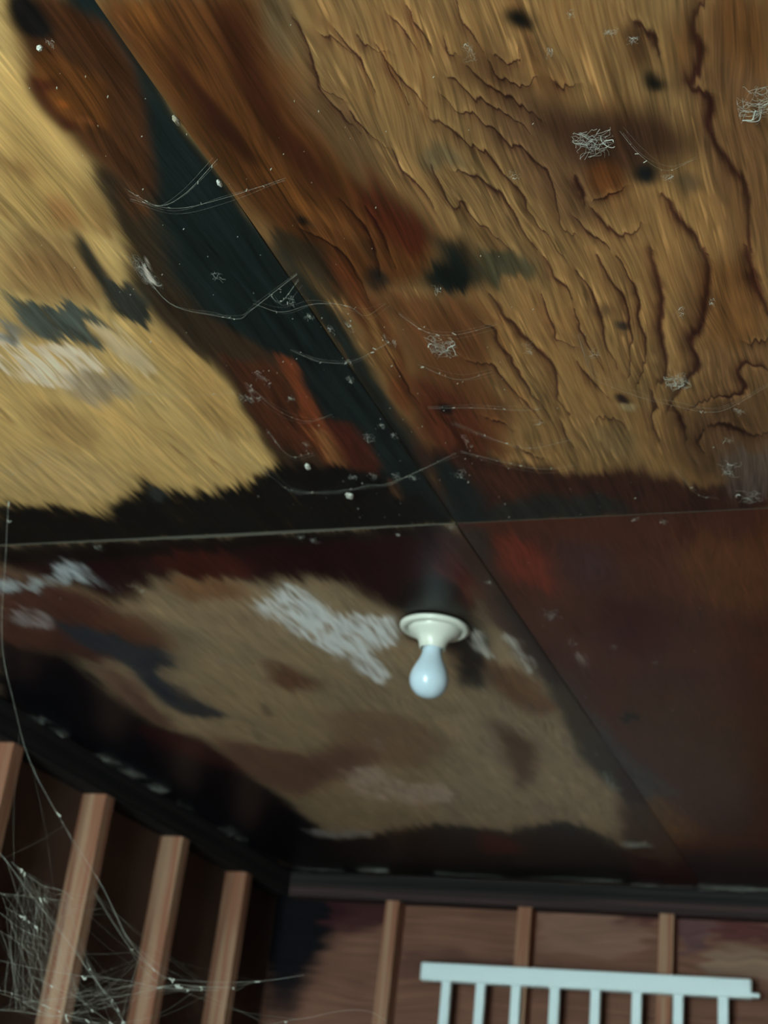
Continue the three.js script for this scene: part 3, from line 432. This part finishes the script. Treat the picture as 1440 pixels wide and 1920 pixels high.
function paintSheet(key, x0, x1, z0, z1, W, H, grainLines, o) {
  const N = W * H, C = new Float32Array(N * 3), Gn = new Float32Array(N), Wx = new Float32Array(N), Wz = new Float32Array(N), Hb = new Float32Array(N);
  o.mean = o.mean ?? [0.97, 1.03, 1.08]; const dx = (x1 - x0) / W, dz = (z1 - z0) / H, base = BASE[key], lines = grainLines ? lineLayer(grainLines, W, H, x0, x1, z0, z1) : null;
  for (let j = 0; j < H; j++) for (let i = 0; i < W; i++) {
    const k = j * W + i, x = x0 + (i + 0.5) * dx, z = z0 + (j + 0.5) * dz, wv = (noise(x * 14 + 5, z * 5) - 0.5) * 0.03 + (noise(x * 40, z * 14 + 9) - 0.5) * 0.008, xx = x + wv * o.wave;
    const fine = noise(xx * 900, z * 34), mid = noise(xx * 330 + 31, z * 13 + 7), coarse = noise(xx * 90 + 3, z * 5 + 1), patch = noise(x * 11 + 50, z * 7 + 20) * 0.65 + noise(x * 33, z * 21) * 0.35;
    const fleck = smooth(0.62, 0.9, noise((x + wv * 0.25) * 440 + 11, z * 24 + 3)) * smooth(0.35, 0.75, noise(x * 24 + 8, z * 14));
    const g = (fine - 0.5) * 0.46 + (mid - 0.5) * 0.42 + (coarse - 0.5) * 0.3;
    let v = 1 + g * o.grain + (patch - 0.5) * 0.5 + fleck * o.fleck;
    const ring = noise(xx * 60 + 70, z * 2.4) * 3.2 + xx * o.rings, rl = Math.abs(ring - Math.round(ring)) * 2, rline = smooth(0.75, 1, rl) * smooth(0.3, 0.7, noise(x * 18 + 3, z * 9 + 40));
    const red = clamp(patch * 0.9 + coarse * 0.35 - 0.35) * o.redden;
    v *= 1 - 0.28 * rline * o.ringDark;
    let r = base[0] * v * o.mean[0], gg = base[1] * v * (1 - 0.13 * red - 0.1 * rline) * o.mean[1], b = base[2] * v * (1 - 0.26 * red - 0.14 * rline) * o.mean[2];
    C[3 * k] = r; C[3 * k + 1] = gg; C[3 * k + 2] = b; Gn[k] = 0.55 * fine + 0.45 * mid;
    Wx[k] = (noise(x * 60 + 9, z * 22 + 4) - 0.5) * 0.010 + (noise(x * 17, z * 9 + 44) - 0.5) * 0.016;
    Wz[k] = (noise(x * 75 + 4, z * 10 + 9) - 0.5) * 0.035 + (noise(x * 240, z * 14) - 0.5) * 0.02 + (noise(x * 700, z * 30) - 0.5) * 0.012;
    Hb[k] = 0.5 + g * 0.5 - (lines ? 0.12 * lines.out[k] : 0) - 0.15 * rline;
  }
  for (const [col, soft, rag, al, poly] of STAINS_AND_SHADE[key]) {
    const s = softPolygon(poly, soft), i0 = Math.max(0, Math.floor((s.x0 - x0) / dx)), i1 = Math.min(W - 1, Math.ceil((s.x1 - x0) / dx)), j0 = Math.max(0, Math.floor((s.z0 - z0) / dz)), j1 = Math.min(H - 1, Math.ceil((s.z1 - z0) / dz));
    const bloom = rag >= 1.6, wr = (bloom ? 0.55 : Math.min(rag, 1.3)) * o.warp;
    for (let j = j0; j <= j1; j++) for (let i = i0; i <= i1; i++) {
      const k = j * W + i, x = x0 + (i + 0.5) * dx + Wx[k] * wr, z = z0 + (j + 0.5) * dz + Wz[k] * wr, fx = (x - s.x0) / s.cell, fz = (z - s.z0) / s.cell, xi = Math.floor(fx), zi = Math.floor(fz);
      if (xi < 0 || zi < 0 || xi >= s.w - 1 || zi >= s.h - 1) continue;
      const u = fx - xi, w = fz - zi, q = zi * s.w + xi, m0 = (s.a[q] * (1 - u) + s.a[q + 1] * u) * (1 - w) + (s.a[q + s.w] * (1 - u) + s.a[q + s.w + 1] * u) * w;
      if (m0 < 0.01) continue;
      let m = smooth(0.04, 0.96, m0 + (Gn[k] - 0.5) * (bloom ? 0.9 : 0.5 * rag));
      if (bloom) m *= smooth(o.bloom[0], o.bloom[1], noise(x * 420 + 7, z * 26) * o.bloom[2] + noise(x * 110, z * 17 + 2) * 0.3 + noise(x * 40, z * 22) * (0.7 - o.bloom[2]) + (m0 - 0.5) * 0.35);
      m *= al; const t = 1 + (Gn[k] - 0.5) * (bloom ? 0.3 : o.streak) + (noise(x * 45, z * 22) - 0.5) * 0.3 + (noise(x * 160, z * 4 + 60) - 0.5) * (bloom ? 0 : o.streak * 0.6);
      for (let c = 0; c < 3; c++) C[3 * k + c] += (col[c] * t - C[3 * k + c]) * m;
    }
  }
  if (lines) for (let j = 0; j < H; j++) for (let i = 0; i < W; i++) {   // latewood: a dark line, brown on one side of it, golden on the other, also under the stains
    const k = j * W + i, x = x0 + (i + 0.5) * dx, z = z0 + (j + 0.5) * dz, q = clamp(j + Math.round(((noise(x * 330 + 8, z * 16) - 0.5) * 0.011 + (noise(x * 110, z * 12 + 30) - 0.5) * 0.011) / dz), 0, H - 1) * W + clamp(i + Math.round((noise(x * 90 + 70, z * 70) - 0.5) * 0.003 / dx), 0, W - 1);
    const go = lines.gold[q] * (0.2 + Gn[k]) * 0.55, br = clamp(lines.brown[q] * (0.6 + 0.7 * (1 - Gn[k])) * 0.85), t = clamp(lines.out[q] * (0.65 + 0.5 * Gn[k]) * o.lineDark);
    C[3 * k] *= (1 + go * 0.7) * (1 - 0.5 * br) * (1 - 0.72 * t); C[3 * k + 1] *= (1 + go * 0.8) * (1 - 0.59 * br) * (1 - 0.8 * t); C[3 * k + 2] *= (1 + go * 0.75) * (1 - 0.53 * br) * (1 - 0.72 * t);
  }
  const px = new Uint8Array(N * 4), hp = new Uint8Array(N * 4);
  for (let k = 0; k < N; k++) { for (let c = 0; c < 3; c++) px[4 * k + c] = Math.round(255 * toS(clamp(C[3 * k + c], 0.003, 0.8))); px[4 * k + 3] = 255; const h = Math.round(255 * clamp(Hb[k])); hp[4 * k] = hp[4 * k + 1] = hp[4 * k + 2] = h; hp[4 * k + 3] = 255; }
  return new THREE.MeshPhysicalMaterial({ map: texture(px, W, H, true), bumpMap: texture(hp, W, H, false), bumpScale: 0.0006, roughness: o.rough, specularIntensity: o.spec });
}
const CH = 2.4, XL = -1.8835, XS = -0.63, ZB = -4.095, ZS = -1.7604, XR = 1.81, ZF = 1.9;
const sheetSpec = {
  L1: [-1.36, XS, ZS, -0.66, 1330, 2000, null, { wave: 0.8, grain: 0.8, mean: [1.02, 1.06, 1.08], fleck: 0.35, rings: 25, ringDark: 0.8, redden: 1, lineDark: 0, warp: 1, streak: 1.1, bloom: [0.42, 0.74, 0.5], rough: 0.5, spec: 0.35 }],
  M1: [XS, -0.05, ZS, -0.70, 1080, 1980, GRAIN, { wave: 0.8, grain: 1.15, fleck: 0.9, rings: 14, ringDark: 0.5, redden: 1, lineDark: 1.2, warp: 1, streak: 1.1, bloom: [0.33, 0.68, 0.45], rough: 0.5, spec: 0.35 }],
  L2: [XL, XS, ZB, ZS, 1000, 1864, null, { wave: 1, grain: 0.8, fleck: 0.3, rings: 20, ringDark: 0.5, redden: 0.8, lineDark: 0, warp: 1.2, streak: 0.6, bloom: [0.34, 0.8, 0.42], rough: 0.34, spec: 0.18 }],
  M2: [XS, 0.1, ZB, ZS, 620, 1980, null, { wave: 1.5, grain: 0.5, fleck: 0.1, rings: 10, ringDark: 0.4, redden: 0.5, lineDark: 0, warp: 1.2, streak: 0.6, bloom: [0.34, 0.8, 0.42], rough: 0.34, spec: 0.18 }],
};
const sheetMat = {}; for (const k in sheetSpec) sheetMat[k] = paintSheet(k, ...sheetSpec[k]);

const ceiling = group('ceiling', 'stained and mouldy plywood ceiling of large sheets', 'ceiling', { kind: 'structure' });
const plainWood = (r, g, b, rough = 0.75) => new THREE.MeshStandardMaterial({ color: new THREE.Color().setRGB(r, g, b), roughness: rough });
mesh('roof_deck', block(XL - 0.3, XR + 0.3, CH + 0.03, CH + 0.2, ZB - 0.3, ZF + 0.3), plainWood(0.05, 0.04, 0.03), ceiling);
const plyEdge = plainWood(0.04, 0.034, 0.024, 0.85);
function sheet(key, x0, x1, z0, z1, sag) {
  const g = 0.0012, w = x1 - x0 - 2 * g, d = z1 - z0 - 2 * g, T = 0.0125, nx = 48, nz = 72, geo = new THREE.BoxGeometry(w, T, d, nx, 1, nz).translate((x0 + x1) / 2, CH + T / 2, (z0 + z1) / 2);
  const p = geo.attributes.position, uv = geo.attributes.uv, s = sheetSpec[key];
  for (let i = 0; i < p.count; i++) { const x = p.getX(i), z = p.getZ(i); uv.setXY(i, (x - s[0]) / (s[1] - s[0]), (z - s[2]) / (s[3] - s[2])); p.setY(i, p.getY(i) - sag(x, z)); }
  geo.computeVertexNormals();
  return mesh('plywood_sheet', geo, [plyEdge, plyEdge, sheetMat[key], sheetMat[key], plyEdge, plyEdge], ceiling);
}
const swell = (x, z, a) => a * (noise(x * 2.1 + 40, z * 1.7 + 12) - 0.5);
const bumpAt = (v, c, w) => Math.exp(-(((v - c) / w) ** 2));
// the near right sheet has come down a little along its edge, the far left one hangs lower along its front edge
sheet('L1', XL, XS, ZS, 0.68, (x, z) => -0.001 + swell(x, z, 0.003) * smooth(0, 0.25, z - ZS) * smooth(0, 0.2, XS - x));
sheet('M1', XS, 0.59, ZS, 0.68, (x, z) => 0.008 * smooth(-1.1, -0.72, z) * bumpAt(x, XS, 0.12) + swell(x, z, 0.003) * smooth(0, 0.25, z - ZS) * smooth(0, 0.2, x - XS));
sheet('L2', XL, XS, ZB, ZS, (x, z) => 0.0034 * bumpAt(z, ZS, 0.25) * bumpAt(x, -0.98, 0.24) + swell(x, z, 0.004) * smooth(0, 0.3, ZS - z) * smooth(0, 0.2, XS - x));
sheet('M2', XS, 0.59, ZB, ZS, (x, z) => swell(x, z, 0.004) * smooth(0, 0.3, ZS - z) * smooth(0, 0.2, x - XS));
sheet('M2', 0.59, XR, ZB, ZS, () => 0); sheet('M1', 0.59, XR, ZS, 0.68, () => 0);
sheet('L1', XL, XS, 0.68, ZF, () => 0); sheet('M1', XS, 0.59, 0.68, ZF, () => 0); sheet('M1', 0.59, XR, 0.68, ZF, () => 0);

// ---------------------------------------------------------------- walls, floor, ground
function lumber(col, stain, amount, s, along) {   // sawn wood, streaked along its length, with blotchy stain
  const W = 256, H = 512, px = new Uint8Array(W * H * 4), c = [0, 0, 0];
  for (let j = 0; j < H; j++) for (let i = 0; i < W; i++) {
    const u = i / W, v = j / H, wv = (noise(u * 6 + s, v * 4) - 0.5) * 0.06, st = noise((u + wv) * 60 + s, v * 5) * 0.5 + noise((u + wv) * 22 + s * 3, v * 3 + 8) * 0.5, bl = smooth(0.5 - amount * 0.4, 0.85 - amount * 0.4, noise(u * 5 + s * 7, v * 6 + s) * 0.7 + noise(u * 16 + s, v * 22) * 0.2 + st * 0.15);
    for (let k = 0; k < 3; k++) { c[k] = (col[k] + (stain[k] - col[k]) * bl) * (0.82 + 0.36 * st); px[4 * (j * W + i) + k] = Math.round(255 * toS(c[k])); }
    px[4 * (j * W + i) + 3] = 255;
  }
  const t = texture(px, W, H, true); if (along) { t.rotation = Math.PI / 2; }
  return new THREE.MeshPhysicalMaterial({ map: t, roughness: 0.85, specularIntensity: 0.25 });
}
const studWood = [0, 1, 2].map((i) => lumber([0.35, 0.205, 0.135], [0.25, 0.105, 0.065], 0.35, 11 + i * 17));
const plateWood = lumber([0.06, 0.034, 0.033], [0.028, 0.02, 0.021], 0.5, 71, true);
const blackPlate = lumber([0.024, 0.02, 0.02], [0.014, 0.012, 0.013], 0.5, 73, true);
const sheathWood = lumber([0.24, 0.14, 0.095], [0.11, 0.05, 0.042], 0.45, 91, true);
const darkBoards = lumber([0.095, 0.058, 0.044], [0.05, 0.03, 0.026], 0.45, 51, true);
const SW = 0.040, SD = 0.066, PH = 0.038;
const wallLeft = group('wall_left', 'dark open stud wall on the left under the ceiling', 'wall', { kind: 'structure' });
for (let z = -2.61 - 0.406 * 3, i = 0; z < ZF - 0.1; z += 0.406, i++) mesh('stud', block(XL - SD, XL, 0.04, CH - 2 * PH, z, z + SW), studWood[i % 3], wallLeft);
mesh('top_plate', block(XL - SD, XL, CH - PH, CH - 0.002, ZB, ZF), blackPlate, wallLeft);
mesh('top_plate', block(XL - SD, XL + 0.001, CH - 2 * PH, CH - PH - 0.0008, ZB, ZF), blackPlate, wallLeft);
mesh('bottom_plate', block(XL - SD, XL, 0, 0.04, ZB, ZF), plateWood, wallLeft);
mesh('sheathing', block(XL - SD - 0.03, XL - SD, 0, CH + 0.04, ZB - 0.12, ZF + 0.12), darkBoards, wallLeft);
const sheathPaint = (() => {
  const x0 = XL, x1 = -0.3, y0 = 1.85, y1 = 2.4, W = 800, H = 400, C = new Float32Array(W * H * 3), px = new Uint8Array(W * H * 4);
  for (let j = 0; j < H; j++) for (let i = 0; i < W; i++) { const x = x0 + (x1 - x0) * i / W, y = y0 + (y1 - y0) * j / H, w = (noise(x * 5, y * 12) - 0.5) * 0.03, v = 0.62 + 0.4 * noise(x * 6, (y + w) * 190) + 0.24 * noise(x * 9 + 4, (y + w) * 60) + 0.2 * noise(x * 14, y * 20 + 5); for (let c = 0; c < 3; c++) C[3 * (j * W + i) + c] = BASE.WB[c] * v; }
  for (const [col, soft, rag, al, poly] of STAINS_AND_SHADE.WB) { const s = softPolygon(poly, soft); for (let j = 0; j < H; j++) for (let i = 0; i < W; i++) { const x = x0 + (x1 - x0) * i / W + (noise(i * 0.02, j * 0.12) - 0.5) * 0.08 * rag, y = y0 + (y1 - y0) * j / H + (noise(i * 0.03 + 9, j * 0.05) - 0.5) * 0.03 * rag, a = Math.round((x - s.x0) / s.cell), b = Math.round((y - s.z0) / s.cell); if (a < 0 || b < 0 || a >= s.w || b >= s.h) continue; const m = smooth(0.15, 0.85, s.a[b * s.w + a]) * al, k = 3 * (j * W + i), t = 0.8 + 0.4 * noise(x * 8, y * 150); for (let c = 0; c < 3; c++) C[k + c] += (col[c] * t - C[k + c]) * m; } }
  for (let k = 0; k < W * H; k++) { for (let c = 0; c < 3; c++) px[4 * k + c] = Math.round(255 * toS(clamp(C[3 * k + c], 0.003, 0.8))); px[4 * k + 3] = 255; }
  return new THREE.MeshPhysicalMaterial({ map: texture(px, W, H, true), roughness: 0.85, specularIntensity: 0.15 });
})();
const wallBack = group('wall_back', 'open stud wall at the far end with reddish brown sheathing', 'wall', { kind: 'structure' });
for (let x = -1.5227 - 0.406, i = 0; x < XR; x += 0.406, i++) if (x - SW > XL) mesh('stud', block(x - SW, x, 0.04, CH - 2 * PH, ZB - SD, ZB), studWood[(i + 1) % 3], wallBack);
mesh('top_plate', block(XL, XR, CH - PH, CH - 0.002, ZB - SD, ZB), blackPlate, wallBack);
mesh('top_plate', block(XL, XR, CH - 2 * PH, CH - PH - 0.0008, ZB - SD, ZB + 0.001), plateWood, wallBack);
mesh('bottom_plate', block(XL, XR, 0, 0.04, ZB - SD, ZB), plateWood, wallBack);
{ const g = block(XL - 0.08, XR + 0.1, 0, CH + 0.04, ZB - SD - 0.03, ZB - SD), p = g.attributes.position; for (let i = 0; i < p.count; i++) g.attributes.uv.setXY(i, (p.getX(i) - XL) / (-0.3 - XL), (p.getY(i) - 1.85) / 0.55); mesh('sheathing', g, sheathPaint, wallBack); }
mesh('ledger', new RoundedBoxGeometry(1.2, 0.06, 0.038, 2, 0.003).translate(-0.95, 1.33, ZB + 0.019), studWood[0], wallBack);
const wallRight = group('wall_right', 'open stud wall on the right side of the shed', 'wall', { kind: 'structure' });
for (let z = ZB + 0.1, i = 0; z < ZF - 0.1; z += 0.406, i++) mesh('stud', block(XR, XR + SD, 0.04, CH - 2 * PH, z, z + SW), studWood[i % 3], wallRight);
mesh('top_plate', block(XR, XR + SD, CH - 2 * PH, CH - 0.002, ZB, ZF), plateWood, wallRight);
mesh('bottom_plate', block(XR, XR + SD, 0, 0.04, ZB, ZF), plateWood, wallRight);
mesh('sheathing', block(XR + SD, XR + SD + 0.03, 0, CH + 0.04, ZB - 0.12, ZF + 0.12), sheathWood, wallRight);
const DX0 = -1.5, DX1 = -0.45, DH = 2.05;
const wallFront = group('wall_front', 'board wall with the open doorway behind the viewer', 'wall', { kind: 'structure' });
mesh('wall_boards', block(XL - 0.1, DX0, 0, CH + 0.04, ZF, ZF + 0.1), sheathWood, wallFront);
mesh('wall_boards', block(DX1, XR + 0.1, 0, CH + 0.04, ZF, ZF + 0.1), sheathWood, wallFront);
mesh('lintel', block(DX0, DX1, DH, CH + 0.04, ZF, ZF + 0.1), sheathWood, wallFront);
const floor = mesh('floor', block(XL - 0.1, XR + 0.1, -0.1, 0, ZB - 0.12, ZF + 0.1), plainWood(0.22, 0.2, 0.18, 0.9), scene); floor.userData = { label: 'grey concrete floor of the shed', category: 'floor', kind: 'structure' };
const ground = mesh('ground', block(-25, 25, -0.16, -0.06, ZF + 0.1, 40), plainWood(0.46, 0.45, 0.40, 1), scene); ground.userData = { label: 'pale concrete yard outside the open doorway', category: 'ground', kind: 'structure' };

// ---------------------------------------------------------------- lamp holder and bulb
const LX = -0.7836, LZ = -2.137;
const V = (r, y) => new THREE.Vector2(r / 1000, -y / 1000);
const porcelain = new THREE.MeshPhysicalMaterial({ color: new THREE.Color().setRGB(0.64, 0.65, 0.58), roughness: 0.3 });
const holder = group('lamp_holder', 'white porcelain ceiling lamp holder with round base', 'lamp holder'); holder.position.set(LX, CH - 0.003, LZ);
mesh('base', new THREE.LatheGeometry([V(0, 0), V(57, 0), V(58.6, 1), V(58.8, 4), V(58, 6.5), V(55.5, 8.6), V(51, 9.6), V(48, 9.2), V(47, 4.5), V(44.6, 4.5), V(43.6, 9.6), V(42, 12), V(37, 16), V(30.5, 21), V(26, 26), V(23.5, 32), V(22.5, 36)], 64), porcelain, holder);
mesh('socket', new THREE.LatheGeometry([V(22.5, 35.8), V(22.3, 39), V(21.5, 41.2), V(20, 42), V(19, 41), V(18.6, 38), V(18.6, 30), V(0, 30)], 48), porcelain, holder);
const bulb = group('light_bulb', 'unlit frosted light bulb screwed into the ceiling lamp holder', 'light bulb'); bulb.position.set(LX, CH - 0.003, LZ);
const gp = [V(15.5, 40), V(16, 46), V(17.5, 53), V(21, 62), V(25.5, 71), V(29.5, 80), V(32, 89), V(32.6, 96)];
for (let a = 10; a <= 90; a += 8) gp.push(V(32.6 * Math.cos(a * Math.PI / 180), 96 + 31 * Math.sin(a * Math.PI / 180)));
gp[gp.length - 1].x = 0;
const curveP = new THREE.SplineCurve(gp).getPoints(60); curveP[curveP.length - 1].x = 0;
mesh('glass', new THREE.LatheGeometry(curveP.map((p) => new THREE.Vector2(Math.max(0, p.x), p.y)), 56), new THREE.MeshPhysicalMaterial({ color: new THREE.Color().setRGB(0.5, 0.61, 0.7), roughness: 0.1, specularIntensity: 1 }), bulb);
mesh('screw_base', new THREE.LatheGeometry([V(0, 31), V(10, 31), V(13, 32.5), V(13, 40), V(15.4, 40.5)], 32), new THREE.MeshStandardMaterial({ color: 0xb0aca0, metalness: 0.9, roughness: 0.35 }), bulb);

// ---------------------------------------------------------------- white railing leaning on the far wall
const whitePaint = new THREE.MeshPhysicalMaterial({ color: new THREE.Color().setRGB(0.68, 0.79, 0.82), roughness: 0.5 });
const railing = group('railing', 'white painted wooden railing with eight balusters fixed to the far wall', 'railing');
railing.position.set(-0.95, 1.36, ZB + 0.0195); railing.rotation.z = 0.011;
mesh('top_rail', new RoundedBoxGeometry(0.925, 0.05, 0.036, 3, 0.005).translate(0, 0.768, 0), whitePaint, railing);
mesh('rail_lip', new RoundedBoxGeometry(0.03, 0.012, 0.03, 2, 0.003).translate(0.468, 0.752, 0.001), whitePaint, railing);
mesh('bottom_rail', new RoundedBoxGeometry(0.925, 0.045, 0.036, 3, 0.005).translate(0, 0.0235, 0), whitePaint, railing);
for (const x of [-1.317, -1.217, -1.115, -1.006, -0.893, -0.781, -0.671, -0.554]) mesh('baluster', new RoundedBoxGeometry(0.027, 0.72, 0.022, 2, 0.003).translate(x * 1.0135 + 0.95, 0.396, 0), whitePaint, railing);

// ---------------------------------------------------------------- webs, fluff and dust
const webMat = new THREE.MeshStandardMaterial({ color: new THREE.Color().setRGB(0.46, 0.47, 0.42), roughness: 0.8 });
const threadMat = new THREE.MeshStandardMaterial({ color: new THREE.Color().setRGB(0.34, 0.34, 0.29), roughness: 0.8 });
const crumbMat = plainWood(0.3, 0.26, 0.19, 0.9);
function tube(pts, r, seg, sides = 3) { return new THREE.TubeGeometry(new THREE.CatmullRomCurve3(pts, false, 'centripetal'), seg, r, sides, false); }
function v3(a) { const o = []; for (let i = 0; i < a.length; i += 3) o.push(new THREE.Vector3(a[i], a[i + 1], a[i + 2])); return o; }
CEILING_THREADS.forEach((a, i) => {
  const p = v3(a), c = new THREE.CatmullRomCurve3(p, false, 'centripetal'), geos = [tube(p, 0.00009, p.length * 8)], up = (q) => q.clone().setY(CH - 0.001);
  p[0].y = CH - 0.002; p[p.length - 1].y = CH - 0.002; geos[0] = tube(p, 0.00009, p.length * 8);
  for (let k = 0; k < 2; k++) { const o = new THREE.Vector3(R(-.004, .004), 0, R(-.006, .006)); geos.push(tube(p.map((q) => q.clone().add(o).setY(Math.min(q.y + R(-.004, .006), CH - 0.001))), 0.00004, p.length * 8)); }
  for (let k = 0; k < 5; k++) { const q = c.getPoint(R(0.05, 0.95)), s = R(0.0003, 0.0009); const t = tube([q, q.clone().add(new THREE.Vector3(R(-.004, .004), R(-.001, .001), R(-.004, .004)))], s * 0.6, 3, 4); geos.push(t); }
  const m = mesh(numbered('cobweb_thread'), mergeGeometries(geos), threadMat, scene); m.userData = { label: 'thin dusty cobweb thread ' + where(c.getPoint(0.5).x, c.getPoint(0.5).z), category: 'cobweb', group: 'cobweb threads ' + where(c.getPoint(0.5).x, c.getPoint(0.5).z) };
});
{
  const web = group('cobweb', 'large dusty cobweb hanging in front of the dark studs', 'cobweb');
  const main = CORNER_THREADS.map(v3), geos = main.map((p, i) => tube(p, i < 2 || i === 4 || i === 7 ? 0.00015 : 0.00014, p.length * 8)); mesh('main_threads', mergeGeometries(geos), webMat, web);
  const fine = [], curves = main.map((p) => new THREE.CatmullRomCurve3(p, false, 'centripetal'));
  for (let k = 0; k < 260; k++) { const a = curves[Math.floor(R(0, 10))].getPoint(R(0.05, 1)), b = curves[Math.floor(R(0, curves.length))].getPoint(R(0, 1)); if (a.distanceTo(b) > 0.22 || a.distanceTo(b) < 0.02) continue; const m = a.clone().lerp(b, 0.5); m.y -= R(0, 0.012); m.z += R(-.01, .01); fine.push(tube([a, m, b], R(0.00004, 0.00011), 8)); }
  mesh('fine_threads', mergeGeometries(fine), threadMat, web);
  const bits = []; for (let k = 0; k < 46; k++) { const q = curves[Math.floor(R(0, curves.length))].getPoint(R(0, 1)), l = R(0.002, 0.009); bits.push(tube([q, q.clone().add(new THREE.Vector3(R(-.3, .9) * l, R(-.8, .2) * l, R(-.3, .3) * l)), q.clone().add(new THREE.Vector3(R(.2, 1.4) * l, R(-1.2, 0) * l, 0))], R(0.0003, 0.0009), 4, 5)); }
  mesh('dust_clumps', mergeGeometries(bits), webMat, web);
}
function where(x, z) {   // what lies around a point of the ceiling, for labels
  if (z < -3.85) return 'in the pale line drawn along the top of the far wall';
  if (x < -1.7) return 'along the top of the dark stud wall';
  if (Math.hypot(x - LX, z - LZ) < 0.45) return 'near the lamp holder';
  if (z > ZS) return x > XS + 0.14 ? 'on the sheet with wavy dark grain lines' : x > XS ? 'beside the long seam on the wavy-grained sheet' : x > XS - 0.25 ? 'on the black stain left of the long seam' : 'on the tan stained sheet';
  return x > XS ? 'on the dark red-brown sheet' : 'on the far stained sheet behind the lamp';
}
function tuftGeo(w, d, kind) {
  const geos = [], big = Math.max(w, d);
  if (kind >= 2) { const g = new THREE.IcosahedronGeometry(1, 3), p = g.attributes.position; for (let i = 0; i < p.count; i++) { const x = p.getX(i), y = p.getY(i), z = p.getZ(i), n = 0.75 + 0.5 * noise(x * 2.3 + 9 + w * 999, z * 2.3 + y * 1.7 + 4); p.setXYZ(i, x * n * w * 0.36, y * n * 0.003 - 0.0018, z * n * d * 0.36); } g.computeVertexNormals(); return g; }
  const n = kind === 1 ? 54 : 16;
  for (let k = 0; k < n; k++) {
    let a = R(0, Math.PI * 2); const p = [], q = new THREE.Vector3(R(-.4, .4) * w, R(-.004, -.0005), R(-.4, .4) * d), L = R(0.25, 0.7);
    for (let s = 0; s < 5; s++) { p.push(q.clone()); a += R(-.9, .9); q.x = clamp(q.x + Math.cos(a) * w * L * 0.3, -w * 0.55, w * 0.55); q.z = clamp(q.z + Math.sin(a) * d * L * 0.3, -d * 0.55, d * 0.55); q.y = clamp(q.y + R(-.0018, .0018), -0.008, -0.0002); }
    const far = Math.max(1, Math.min(w, d) / 0.012); geos.push(tube(p, (k % 18 ? R(0.00003, 0.00007) : R(0.00016, 0.00032)) * Math.min(far, 2.2), 10));
  }
  return mergeGeometries(geos);
}
TUFTS.forEach(([x, z, w, d, kind], i) => {
  const at = where(x, z);
  const m = mesh(numbered(kind >= 2 ? 'dust_clump' : 'web_tuft'), tuftGeo(w, d, kind), kind === 3 ? crumbMat : webMat, scene); m.position.set(clamp(x, XL + 0.01, 2), CH - 0.004, Math.max(z, ZB + 0.006));
  m.userData = kind === 1 ? { label: 'larger wispy tuft of white web fluff ' + at, category: 'web fluff', group: 'larger web tufts ' + at } : kind === 3 ? { label: 'beige crumb of debris caught on the sagging plywood edge', category: 'debris' } : kind === 2 ? { label: 'small solid white dust clump ' + at, category: 'dust clump', group: 'solid dust clumps ' + at } : { label: 'tiny wisp of pale web fluff ' + at, category: 'web fluff', group: 'tiny web wisps ' + at };
});
{
  const geo = new THREE.TetrahedronGeometry(1, 1), inst = new THREE.InstancedMesh(geo, webMat, 240), M = new THREE.Matrix4(), Q = new THREE.Quaternion(), E = new THREE.Euler();
  for (let k = 0; k < 240; k++) { const near = k < 170, x = near ? XS + R(-.22, .3) * (0.4 + rnd()) : R(-1.8, -0.25), z = near ? R(-1.75, -0.8) : R(-3.9, -1.0), s = R(0.0002, 0.0007) * (near ? 1 : 1.5); E.set(0, R(0.2, 0.9), 0); Q.setFromEuler(E); M.compose(new THREE.Vector3(x, CH - 0.003, z), Q, new THREE.Vector3(s, s * 0.7, s * R(1, 4))); inst.setMatrixAt(k, M); }
  inst.name = 'dust_specks'; inst.castShadow = inst.receiveShadow = true; inst.userData = { label: 'fine pale dust specks sprinkled over the plywood ceiling', category: 'dust', kind: 'stuff' }; scene.add(inst);
}
renderer.render(scene, camera);
